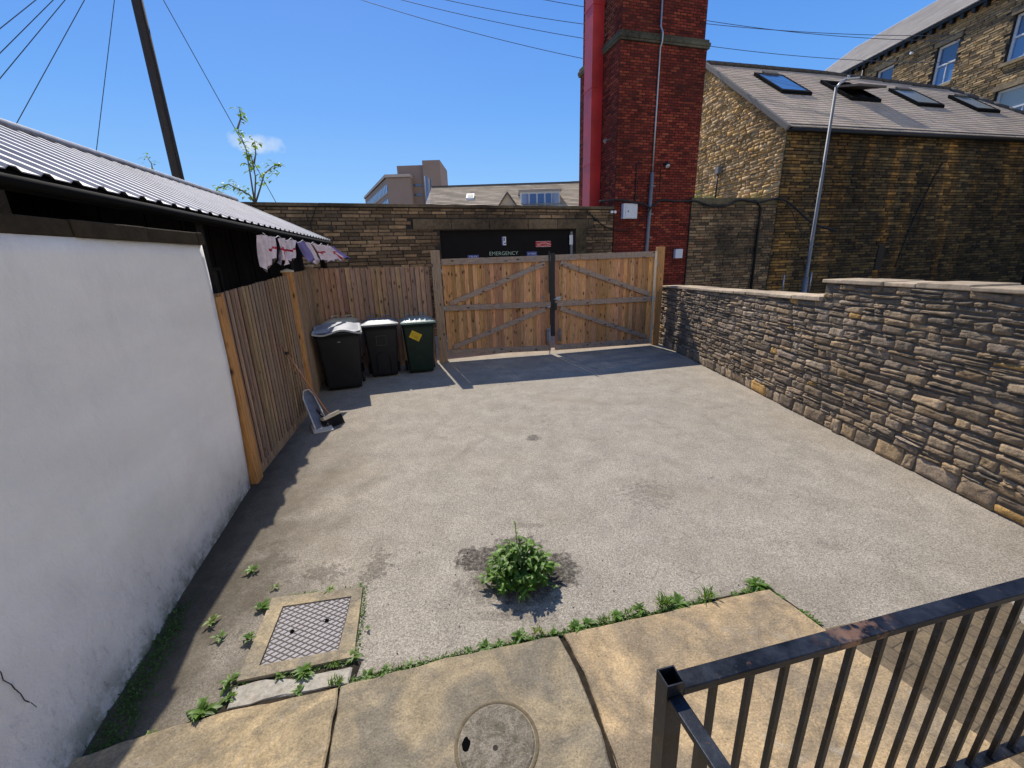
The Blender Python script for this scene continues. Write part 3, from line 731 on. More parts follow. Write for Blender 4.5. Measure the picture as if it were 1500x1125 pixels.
# hairline crack and scratch in the render
mb = MB(); r = random.Random(2); 
def wallpt(y, z):
    # point on the rendered face for a given y and z
    h = (z + .01) / 2.36; k = 1 - (1 - h) ** 2.2
    best = None
    for i in range(nn + 1):
        t = i / per; b = along(base, t); tt = along(topl, t); yy = lerp(b[1], tt[1], h)
        if best is None or abs(yy - y) < best[0]: best = (abs(yy - y), lerp(b[0], tt[0], k), yy)
    return Vector((best[1], y, z))
cr = random.Random(3); cy_ = [(1.30, 0.80), (1.345, 0.66), (1.36, 0.636), (1.358, 0.60), (1.366, 0.557), (1.362, 0.52), (1.372, 0.488), (1.366, 0.455), (1.374, 0.431), (1.372, 0.39), (1.382, 0.357), (1.392, 0.32)]
pts = [wallpt(a + cr.uniform(-.004, .004), b) for a, b in cy_]
for a, b in zip(pts[:-1], pts[1:]): mb.bar(a + Vector((0.004, 0, 0)), b + Vector((0.002, 0, 0)), 0.003, 0.003)
mb.build('hairline_crack', M['mortar'], th)
mb = MB(); pts = [wallpt(1.60 + .07 * k, 1.745 + .004 * k) for k in range(5)]
for a, b in zip(pts[:-1], pts[1:]): mb.bar(a + Vector((0.003, 0, 0)), b + Vector((0.003, 0, 0)), 0.006, 0.004)
pts = [wallpt(1.60 + .07 * k, 1.63 + .010 * k) for k in range(5)]
for a, b in zip(pts[:-1], pts[1:]): mb.bar(a + Vector((0.003, 0, 0)), b + Vector((0.003, 0, 0)), 0.004, 0.003)
mb.build('scratch', M['scuff'], th)
mb = MB(); r = random.Random(8); mb.cur = (0.10, 0.09, 0.075)
t = 0.0; segs = []
y = -3.5
while y < 3.76:
    L = r.uniform(0.35, 0.6); y2 = min(y + L, 3.80); xa = lerp(-2.10, -2.60, (y + 3.5) / 7.3); xb = lerp(-2.10, -2.60, (y2 + 3.5) / 7.3)
    k = r.uniform(0.8, 1.2); mb.cur = (0.045 * k, 0.041 * k, 0.03 * k); o = r.uniform(0, .012)
    xa = -2.29 - 0.085 * y if y > 0 else -2.29; xb = -2.29 - 0.085 * y2 if y2 > 0 else -2.29
    mb.hexa([(xa - 0.4, y + .004, 2.352), (xa + 0.03 + o, y + .004, 2.352), (xb + .03 + o, y2 - .004, 2.352), (xb - .4, y2 - .004, 2.352)],
            [(xa - 0.4, y + .004, 2.44), (xa + 0.02 + o, y + .004, 2.445 + o * .5), (xb + .02 + o, y2 - .004, 2.445 + o * .5), (xb - .4, y2 - .004, 2.44)]); y = y2
mb.build('coping', M['sooty'], th, bevel=0.008)

# ================================================================== SHED
EA = lambda y: -2.50 - 0.185 * (y - 2.44)             # eave line x(y)
RI = lambda y: -4.42 - 0.185 * (y - 4.2) - 0.0        # ridge line x(y)
th = thing('lean_to_shed', (-3.9, 5.0, 0), 'dark open-fronted shed with grey corrugated metal roof behind the white wall', 'shed')
ZE, ZR = 2.66, 3.41
mb = MB()
# box-profile roof sheet: ribs run up the slope
def wally(x): return 12.0 - 0.3646 * (2.87 - x) - 0.03   # south face of back wall at x
prof = []
yv = -4.0; pitch = 0.2
while yv < 9.6:
    for dy, h in ((0.0, 0.0), (0.100, 0.0), (0.125, 0.020), (0.165, 0.020), (0.190, 0.0)):
        prof.append((yv + dy, h))
    yv += pitch
low = []; high = []
slope = 0.0
for (y, h) in prof:
    xe = EA(y)
    low.append(mb.vert((xe + 0.02, y, ZE + h))); 
    yh = min(y, 8.99 + 0.0)
    high.append(mb.vert((RI(yh), min(y, 9.05), ZR + h)))
for i in range(len(prof) - 1): mb.face((low[i], low[i + 1], high[i + 1], high[i]))
# underside
lo2 = [mb.vert((mb.v[v][0], mb.v[v][1], mb.v[v][2] - 0.006)) for v in low]; hi2 = [mb.vert((mb.v[v][0], mb.v[v][1], mb.v[v][2] - 0.006)) for v in high]
for i in range(len(prof) - 1): mb.face((lo2[i + 1], lo2[i], hi2[i], hi2[i + 1]))
for i in range(len(prof) - 1): mb.face((low[i], lo2[i], lo2[i + 1], low[i + 1]))
# far slope
f0 = mb.vert((RI(-4) - 1.8, -4, ZE - .1)); f1 = mb.vert((RI(9.05) - 1.8, 9.05, ZE - .1)); g0 = mb.vert((RI(-4), -4, ZR + .03)); g1 = mb.vert((RI(9.05), 9.05, ZR + .03))
mb.face((f0, g0, g1, f1))
rf = mb.build('metal_roof', M['sheet'], th)
mb = MB(); mb.tube([(RI(-4), -4, ZR + .03), (RI(9.0), 9.0, ZR + .03)], 0.045, 8); mb.build('ridge_capping', M['sheet'], th)
mb = MB()
mb.hexa([(EA(-4) - .03, -4, 2.56), (EA(-4), -4, 2.56), (EA(9.42), 9.42, 2.56), (EA(9.42) - .03, 9.42, 2.56)],
        [(EA(-4) - .03, -4, 2.655), (EA(-4), -4, 2.655), (EA(9.42), 9.42, 2.655), (EA(9.42) - .03, 9.42, 2.655)])
mb.build('fascia_board', M['fascia'], th)
mb = MB()   # half-round gutter
for a, b in ((-4, 9.44),):
    mb.tube([(EA(a) + .02, a, 2.60), (EA(b) + .02, b, 2.605)], 0.032, 8)
mb.build('gutter', M['fascia'], th)
mb = MB()   # boarded front under the eave, its shade put in the colour
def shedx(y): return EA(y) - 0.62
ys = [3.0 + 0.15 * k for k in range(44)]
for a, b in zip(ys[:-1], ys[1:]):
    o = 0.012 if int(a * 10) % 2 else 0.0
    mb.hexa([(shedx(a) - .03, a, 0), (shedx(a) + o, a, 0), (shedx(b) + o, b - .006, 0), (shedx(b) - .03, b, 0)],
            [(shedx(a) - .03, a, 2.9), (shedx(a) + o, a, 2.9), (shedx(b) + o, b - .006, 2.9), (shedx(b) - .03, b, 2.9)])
mb.build('shade_boarded_front', M['shadewood'], th)
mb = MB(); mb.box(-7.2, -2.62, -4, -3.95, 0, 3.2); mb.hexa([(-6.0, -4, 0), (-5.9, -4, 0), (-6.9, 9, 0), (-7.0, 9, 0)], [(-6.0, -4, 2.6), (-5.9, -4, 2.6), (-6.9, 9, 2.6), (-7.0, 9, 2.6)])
mb.build('rear_wall', M['shadewood'], th)
mb = MB()
ya, yb = 5.05, 5.55
for (a0, a1, z0, z1) in ((ya, yb, 2.13, 2.17), (ya, yb, 1.60, 1.64), (ya, ya + .05, 1.64, 2.13), (yb - .05, yb, 1.64, 2.13)):
    mb.hexa([(shedx(a0) + .012, a0, z0), (shedx(a0) + .05, a0, z0), (shedx(a1) + .05, a1, z0), (shedx(a1) + .012, a1, z0)],
            [(shedx(a0) + .012, a0, z1), (shedx(a0) + .05, a0, z1), (shedx(a1) + .05, a1, z1), (shedx(a1) + .012, a1, z1)])
wf = mb.build('window_frame', M['black'], th)
mb = MB(); mb.poly([(shedx(ya) + .02, ya, 1.62), (shedx(yb) + .02, yb, 1.62), (shedx(yb) + .02, yb, 2.15), (shedx(ya) + .02, ya, 2.15)]); mb.build('window_pane', plain('dusty_pane', (0.05, 0.042, 0.035), 0.5), wf)
for y in (4.25, 6.9, 9.2):
    mb = MB(); mb.box(EA(y) - .17, EA(y) - .07, y - .05, y + .05, 0, 2.6); mb.build('eave_post', M['shadewood'], th)

# bunting
th = thing('bunting', (-3.2, 5.6, 2.5), 'string of white pennants with red crosses and violet backs hung under the shed eave', 'bunting')
r = random.Random(11)
mb = MB(); n = 40
cordpts = []
anch = [5.45, 6.0, 6.55, 7.15, 7.8, 8.4, 8.95, 9.45]
for a, b in zip(anch[:-1], anch[1:]):
    for k in range(6):
        t = k / 6; y = lerp(a, b, t); cordpts.append((EA(y) + 0.085, y, 2.555 - 0.05 * math.sin(PI * t)))
mb.tube(cordpts, 0.004, 5); mb.build('cord', M['white'], th)
def pennant(y, wid, hgt, lean, mat, cross=True, tw=0.0, blow=0.0):
    mb = MB(); N, K = 6, 8; g = []
    ph = r.uniform(0, 6)
    zt = 2.53; 
    def P(i, j, o=0):
        u = i / N - .5; v = j / K
        narrow = 0.72 + 0.5 * v - 0.25 * math.sin(v * PI)
        yy = y + u * wid * narrow + lean * v * hgt
        x = EA(y) + 0.09 + 0.045 * math.sin(u * 11 + ph + v * 2) + tw * u * .2 + blow * v + o
        return (x, yy, zt - v * hgt * (1 + .12 * math.sin(u * 7 + ph)) - 0.02 * abs(u))
    idx = [[mb.vert(P(i, j)) for j in range(K + 1)] for i in range(N + 1)]
    mb.smooth = True
    for i in range(N):
        for j in range(K): mb.face((idx[i][j], idx[i][j + 1], idx[i + 1][j + 1], idx[i + 1][j]))
    f = mb.build('pennant', M[mat], th)
    if cross:
        mb = MB(); mb.smooth = True
        def Pf(fi, fj, o):
            i0 = int(fi); j0 = int(fj); a = P(i0, j0, o); b = P(min(i0 + 1, N), j0, o); c = P(i0, min(j0 + 1, K), o); d = P(min(i0 + 1, N), min(j0 + 1, K), o); u = fi - i0; v = fj - j0
            return tuple(lerp(lerp(a[k], b[k], u), lerp(c[k], d[k], u), v) for k in range(3))
        for o in (0.004,):
            for i in range(N): mb.poly([Pf(i, 3.6, o), Pf(i, 4.4, o), Pf(i + 1, 4.4, o), Pf(i + 1, 3.6, o)])
            for j in range(3, K): mb.poly([Pf(2.6, j, o), Pf(2.6, j + 1, o), Pf(3.4, j + 1, o), Pf(3.4, j, o)])
        mb.build('red_cross', M['flagred'], f)
for (y, wd_, hg_, ln_, mt_, cr_, bl_) in ((5.36, .10, .44, -.02, 'cloth', False, 0), (5.66, .17, .34, -.22, 'cloth', True, 0), (6.08, .19, .36, -.20, 'cloth', True, 0), (6.50, .15, .32, -.30, 'cloth', True, 0),
        (7.02, .12, .34, .5, 'flagblue', False, .05), (7.30, .17, .36, .35, 'cloth', False, .08), (7.75, .22, .34, .6, 'cloth', True, .12), (8.30, .24, .32, .7, 'cloth', False, .16), (8.75, .24, .30, .8, 'cloth', True, .20), (9.12, .20, .28, .9, 'flagblue', False, .24)):
    pennant(y, wd_ * .85, hg_ * .88, ln_, mt_, cr_, .2, bl_)

# ================================================================== FENCES
def fence_post(p, z, cap, label, mat='post', w_=0.115, ang=0.0):
    th = thing('fence_post', (p[0], p[1], 0), label, 'fence post', rotz=ang)
    mb = MB(); mb.cur = (1, 1, 1); h = w_ / 2
    mb.box(-h, h, -h, h, -0.02, z)
    mb.build('post', M[mat], th, recenter=False, bevel=0.006)
    if cap:
        mb = MB(); k = h + 0.012
        b = [(-k, -k, z), (k, -k, z), (k, k, z), (-k, k, z)]; t = [(-k, -k, z + .022), (k, -k, z + .022), (k, k, z + .022), (-k, k, z + .022)]
        mb.hexa(b, t); i = [mb.vert(q) for q in t]; a = mb.vert((0, 0, z + .05))
        for q in range(4): mb.face((i[q], i[(q + 1) % 4], a))
        mb.build('post_cap', M['cream'], th, recenter=False)
    return th
def fence_panel(A, B, zA, zB, label, mat, seed, gap=0.0, sidein=1):
    """feather-edge boards on the yard side; rails behind"""
    d, L = unit(A, B); r = random.Random(seed)
    th = thing('board_fence', (A[0], A[1], 0), label, 'fence')
    mb = MB(); s = 0.0; step = 0.098
    while s < L - 0.02:
        v = r.uniform(0.68, 1.25); mb.cur = (v, v * r.uniform(.90, 1.05), v * r.uniform(.8, 1.12))
        e = min(s + step - 0.009, L); z1 = lerp(zA, zB, s / L) + r.uniform(-.004, .004); z1b = z1
        n = (d[1], -d[0]); th0, th1 = 0.006, 0.022; o0 = r.uniform(0, .006)
        def Q(a, o, z): return (A[0] + d[0] * a + n[0] * o, A[1] + d[1] * a + n[1] * o, z)
        # thick edge stands over the thin edge of its neighbour
        mb.hexa([Q(s, o0 + th1, 0.03), Q(e, o0 + th0 - .004, 0.03), Q(e, -0.006, 0.03), Q(s, o0 + .004, 0.03)],
                [Q(s, o0 + th1, z1), Q(e, o0 + th0 - .004, z1), Q(e, -0.006, z1), Q(s, o0 + .004, z1)])
        s += step
    mb.cur = (.30, .26, .22); mb.obox(A, d, 0, L, -0.011, -0.0075, 0.03, zA - .012, zB - .012)  # dark sheet added behind the gaps: paints their shade, stops light slits
    mb.build('boards', M[mat], th)
    for z in (0.35, 1.05, 1.72):
        mb = MB(); mb.obox(A, d, 0, L, -0.07, -0.012, z, z + 0.075); mb.build('rail', M['rail'], th)
    mb = MB(); mb.obox(A, d, 0, L, -0.02, 0.016, -0.01, 0.10); mb.build('gravel_board', M['postgrey'], th)
    return th
P1, P2, P3, P4 = (-2.735, 3.96), (-3.15, 6.22), (-3.92, 8.64), (-1.60, 9.17)
d12 = unit(P1, P2)[0]; d23 = unit(P2, P3)[0]; d34 = unit(P3, P4)[0]
fence_panel((P1[0] + d12[0] * .06, P1[1] + d12[1] * .06), (P2[0] - d12[0] * .06, P2[1] - d12[1] * .06), 1.93, 2.045, 'nearest grey-brown panel of upright boards, from the white wall to the first capped post', 'board_grey', 3)
fence_panel((P2[0] + d23[0] * .06, P2[1] + d23[1] * .06), (P3[0] - d23[0] * .06, P3[1] - d23[1] * .06), 2.06, 2.09, 'short grey board fence panel beside the largest black bin', 'board_grey', 4)
fence_panel((P3[0] + d34[0] * .06, P3[1] + d34[1] * .06), (P4[0] - d34[0] * .06, P4[1] - d34[1] * .06), 2.10, 2.065, 'brown board fence panel behind the wheelie bins, beside the gate', 'board', 5)
fence_post(P1, 1.905, False, 'orange-brown uncapped fence post against the white wall', ang=math.atan2(d12[1], d12[0]))
fence_post(P2, 2.075, True, 'orange capped fence post behind the broom', ang=math.atan2(d12[1], d12[0]))
fence_post(P3, 2.14, True, 'capped corner fence post where the two board fences meet', 'postgrey', ang=math.atan2(d34[1], d34[0]))
# trim beside first post
mb = MB(); mb.obox(P1, d12, 0.062, 0.10, -0.03, 0.055, 0, 1.93)
tag(mb.build('edge_batten', M['post'], bevel=.003, loc=(P1[0], P1[1], 0)), 'narrow upright batten fixed beside the uncapped orange post', 'batten')

# gate posts
def gate_post(p, z, label, w_=0.16, mat='postgrey', ang=.15):
    th = thing('gate_post', (p[0], p[1], 0), label, 'gate post', rotz=ang)
    mb = MB(); h = w_ / 2; mb.box(-h, h, -h, h, -0.02, z); mb.build('post', M[mat], th, recenter=False, bevel=0.006)
    return th
gate_post((-1.52, 9.22), 2.38, 'grey-brown timber gate post beside the green bin', 0.19)
gate_post((3.60, 10.36), 2.33, 'pale timber gate post at the end of the rubble wall', 0.16, 'post')

GL0, GL1 = (-1.405, 9.235), (0.925, 9.66); GR0, GR1 = (1.035, 9.68), (3.47, 10.27)
def gate_leaf(A, B, hinge, label, seed, zb, zt):
    d, L = unit(A, B); r = random.Random(seed); th = thing('gate_leaf', (A[0], A[1], 0), label, 'gate')
    mb = MB(); s = 0.0
    # boards on the far side with thin daylight gaps
    while s < L - 0.01:
        wv = r.uniform(0.088, 0.098); v = r.uniform(0.62, 1.3); mb.cur = (v, v * r.uniform(.86, 1.05), v * r.uniform(.75, 1.15)); e = min(s + wv, L)
        mb.obox(A, d, s, e - r.uniform(0.003, 0.0075), -0.022 - r.uniform(0, .003), -0.002, lerp(zb[0], zb[1], s / L) + .01, lerp(zt[0], zt[1], s / L) - .012); s = e
    mb.build('boards', M['gateboard'], th)
    def rail(name, z, h, s0=0.0, s1=None, o0=0.0, o1=0.045):
        s1 = L if s1 is None else s1
        mb = MB(); v = r.uniform(.9, 1.1); mb.cur = (v, v, v)
        za, zb_ = z; n = (d[1], -d[0])
        def Q(a, o, zz): return (A[0] + d[0] * a + n[0] * o, A[1] + d[1] * a + n[1] * o, zz)
        mb.hexa([Q(s0, o1, za), Q(s1, o1, zb_), Q(s1, o0, zb_), Q(s0, o0, za)], [Q(s0, o1, za + h), Q(s1, o1, zb_ + h), Q(s1, o0, zb_ + h), Q(s0, o0, za + h)])
        mb.build(name, M['rail'], th, bevel=.004)
    rail('top_rail', (zt[0] - .125, zt[1] - .125), 0.125, o1=.05)
    zm = (lerp(zb[0], zt[0], .475), lerp(zb[1], zt[1], .475))
    rail('middle_rail', zm, 0.115, o1=.05)
    rail('bottom_rail', zb, 0.125, o1=.05)
    n = (d[1], -d[0])
    def Q(a, o, zz): return (A[0] + d[0] * a + n[0] * o, A[1] + d[1] * a + n[1] * o, zz)
    def brace(sa, za, sb, zb_):
        mb = MB(); a = Vector(Q(sa, .021, za)); b = Vector(Q(sb, .021, zb_)); mb.bar(a, b, 0.040, 0.105, up=(0, 0, 1)); mb.build('brace', M['rail'], th, bevel=.004)
    if hinge == 'l':
        brace(0.12, zm[0] + .15, L - .12, zt[1] - .17); brace(0.12, zb[0] + .17, L - .12, zm[1] - .05)
    else:
        brace(0.12, zt[0] - .17, L - .12, zm[1] + .17); brace(0.12, zm[0] - .05, L - .12, zb[1] + .17)
    # stile at the hinge edge, hinges
    sh = (0.0, .06) if hinge == 'l' else (L - .06, L)
    mb = MB(); mb.obox(A, d, sh[0], sh[1], 0.052, 0.062, lerp(zb[0], zb[1], sh[0] / L), lerp(zt[0], zt[1], sh[0] / L)) if hinge == 'r' else None
    if hinge == 'r': mb.build('edge_strip', M['cream'], th)
    for z in (0.45, zm[0] + .05, 1.95):
        mb = MB(); s_ = 0.0 if hinge == 'l' else L
        mb.tube([Q(s_ - .01 if hinge == 'l' else s_ + .01, .055, z - .06), Q(s_ - .01 if hinge == 'l' else s_ + .01, .055, z + .06)], 0.011, 8); mb.build('hinge', M['steel'], th)
    return th, Q, L, zm
gl, QL, LL, zmL = gate_leaf(GL0, GL1, 'l', 'left leaf of the brown timber double gate, nearer the bins', 21, (0.14, 0.085), (2.205, 2.215))
gr, QR, LR, zmR = gate_leaf(GR0, GR1, 'r', 'right leaf of the brown timber double gate, nearer the rubble wall', 22, (0.085, 0.05), (2.222, 2.232))
# ironwork on the gates
mb = MB(); mb.bar(QL(LL - .03, .060, 1.40), QL(LL - .03, .060, 2.30), 0.035, 0.012, up=(0, 1, 0)); mb.build('security_bar', M['black'], gl)
mb = MB(); mb.bar(QR(-.055, .01, 0.42), QR(-.055, .01, 2.26), 0.10, 0.02, up=(0, 1, 0)); mb.build('meeting_bar', M['black'], gr)
mb = MB(); mb.tube([QL(LL - .03, .06, 0.005), QL(LL - .03, .06, 0.62)], 0.011, 8); mb.tube([QL(LL - .03, .06, .60), QL(LL - .10, .09, .60)], .010, 8); mb.build('drop_bolt', M['steel'], gl)
mb = MB(); mb.bar(QL(LL - .07, .056, .28), QL(LL - .07, .056, .58), 0.05, 0.008, up=(0, 1, 0)); mb.build('bolt_plate', M['metal_dull'], gl)
mb = MB(); mb.tube([QR(.10, .06, .30), QR(.10, .06, .60)], 0.012, 8); mb.bar(QR(.10, .056, .32), QR(.10, .056, .56), 0.06, 0.008, up=(0, 1, 0)); mb.build('drop_bolt', M['metal_dull'], gr)
mb = MB(); mb.tube([QR(-.06, .075, 1.265), QR(.14, .075, 1.275)], 0.013, 8); mb.box(0, 0, 0, 0, 0, 0) if False else None
mb.bar(QR(.07, .058, 1.235), QR(.07, .058, 1.315), 0.10, 0.012, up=(0, 1, 0)); mb.build('sliding_bolt', M['steel'], gr)
mb = MB(); mb.bar(QL(LL - .17, .058, 1.30), QL(LL - .17, .058, 1.345), 0.05, 0.02, up=(0, 1, 0)); mb.build('hasp', M['metal_dull'], gl)
mb = MB(); mb.tube([QL(LL - .10, .09, 1.10), QL(LL - .02, .09, 1.10)], 0.022, 8); mb.build('padlock', M['steel'], gl)
mb = MB(); mb.bar(QR(-.01, .06, 1.02), QR(-.01, .06, 1.18), 0.07, 0.02, up=(0, 1, 0)); mb.build('latch', M['black'], gr)

# ================================================================== RUBBLE WALL (right)
RA, RB = (3.775, 10.55), (4.16, -3.0)
d, L = unit(RA, RB)        # travelling towards the camera; outward (yard side) normal must be -x
rng = random.Random(77)
def rtop(s): 
    y = RA[1] + d[1] * s
    if y > 5.29: return lerp(1.43, 1.575, min(1, (10.4 - y) / 5.1))
    return lerp(1.80, 1.86, (5.29 - y) / 8)
pal = [(0.27, 0.225, 0.175), (0.23, 0.195, 0.155), (0.31, 0.26, 0.20), (0.19, 0.17, 0.145), (0.25, 0.22, 0.19), (0.29, 0.235, 0.165), (0.34, 0.30, 0.25), (0.16, 0.14, 0.12), (0.28, 0.23, 0.17), (0.24, 0.21, 0.17), (0.26, 0.22, 0.17), (0.21, 0.185, 0.155)] * 4 + [(0.36, 0.25, 0.11)]
th = thing('rubble_wall', (4.0, 4.0, 0), 'long dry grey rubble-stone boundary wall with one step up in its top', 'wall')
mb = MB()
walling(mb, RA, d, L, 0.0, lambda s: rtop(s) - 0.04, lambda z: (0.12, 0.19) if z < 0.13 else ((0.055, 0.125) if z < 0.9 else (0.042, 0.095)), (0.10, 0.33), pal, rng, relief=(0.008, 0.030), tess=(5, 4), joint=0.011, rough=0.007, jitter=0.016, split=0.28, flip=1, smooth=True)
# backing core (two heights)
sstep = (RA[1] - 5.29) / -d[1]
mb.mat = 1
mb.obox(RA, d, -0.02, sstep, -0.40, 0.0, -0.02, 1.39, 1.535); mb.obox(RA, d, sstep, L, -0.40, 0.0, -0.02, 1.765, 1.82)
mb.build('rubble_face', [M['rubble'], M['mortar_wall']], th)
mb = MB(); r = random.Random(6)
s = -0.02
def cope_run(s0, s1, z0f):
    s = s0
    while s < s1 - .05:
        e = min(s + r.uniform(0.3, 0.7), s1); v = r.uniform(.8, 1.2); mb.cur = (0.52 * v, 0.41 * v, 0.28 * v); z = z0f(s); z2 = z0f(e - .01); o = r.uniform(-.01, .025); h = r.uniform(.035, .055)
        n = (d[1], -d[0])
        def Q(a, of, zz): return (RA[0] + d[0] * a + n[0] * of, RA[1] + d[1] * a + n[1] * of, zz)
        mb.hexa([Q(s + .004, .03 + o, z), Q(e - .004, .03 + o, z2), Q(e - .004, -.42, z2), Q(s + .004, -.42, z)], [Q(s + .004, .03 + o, z + h), Q(e - .004, .03 + o, z2 + h), Q(e - .004, -.42, z2 + h), Q(s + .004, -.42, z + h)]); s = e
cope_run(-0.02, sstep - .01, lambda s: rtop(s) - .042); cope_run(sstep - .03, L, lambda s: rtop(max(s, sstep + .01)) - .042)
mb.build('coping', M['cope'], th, bevel=.008)

# ================================================================== RAILING
th = thing('metal_railing', (0.39, 0.83, 0), 'worn black steel railing with square bars at bottom right', 'railing')
TZ = 1.10; lean = Vector((0.033, 0.045, -1.0))
PA = Vector((0.388, 0.828, TZ))
mb = MB(); r0 = 0.025; rd = Vector((1.25, 0.285, 0)).normalized(); rn = Vector((-rd.y, rd.x, 0))
def sq(c, h): return [c + rd * h * sx + rn * h * sy for sx, sy in ((-1, -1), (1, -1), (1, 1), (-1, 1))]
down = lean * 1.07
t_ = 0.0035
top0 = sq(PA, r0); bot0 = sq(PA + down, r0); topi = sq(PA, r0 - t_); doi = sq(PA + lean * .25, r0 - t_)
i0 = [mb.vert(p) for p in bot0]; i1 = [mb.vert(p) for p in top0]; i2 = [mb.vert(p) for p in topi]; i3 = [mb.vert(p) for p in doi]
for k in range(4):
    j = (k + 1) % 4
    mb.face((i0[k], i0[j], i1[j], i1[k])); mb.face((i1[k], i1[j], i2[j], i2[k])); mb.face((i2[k], i2[j], i3[j], i3[k]))
mb.face(i3)
mb.build('corner_post', M['railing'], th)
mb = MB(); ra = PA + rd * 0.024 + Vector((0, 0, -0.035)); rb = PA + rd * 2.4 + Vector((0, 0, -0.0235 - .012)); mb.bar(ra, rb, 0.050, 0.024); mb.build('top_rail', M['railing'], th, bevel=.003)
mb = MB(); q0 = PA + rd * 0.024 + lean * 1.0; q1 = PA + rd * 2.4 + lean * 1.0; mb.bar(q0, q1, 0.04, 0.012); mb.build('bottom_rail', M['railing'], th)
bars = [(0.501, 0.819), (0.593, 0.837), (0.702, 0.862), (0.811, 0.885), (0.912, 0.908), (1.02, 0.93), (1.127, 0.952), (1.23, 0.975), (1.342, 1.003), (1.446, 1.028), (1.541, 1.049)]
for k in range(19):
    s0 = 0.137 + 0.118 * k
    c = PA + rd * s0 + Vector((0, 0, -0.045))
    mb = MB(); mb.bar(c, c + lean * 0.95, 0.016, 0.016, up=rn); mb.build('bar', M['railing'], th)
r2 = Vector((0.062, -0.225, 0)).normalized()
mb = MB(); sa = PA + r2 * .024 + Vector((0, 0, -0.05)); sb = PA + r2 * 1.3 + Vector((0, 0, -0.05)); mb.bar(sa, sb, 0.040, 0.020); mb.build('return_rail', M['railing'], th, bevel=.003)
for k in range(1, 9):
    c = PA + r2 * (0.12 * k) + Vector((0, 0, -.06)); mb = MB(); mb.bar(c, c + lean * .95, .018, .018, up=rn); mb.build('bar', M['railing'], th)
mb = MB(); mb.bar(PA + r2 * .024 + lean * 1.0, PA + r2 * 1.3 + lean * 1.0, 0.04, 0.012); mb.build('bottom_rail', M['railing'], th)

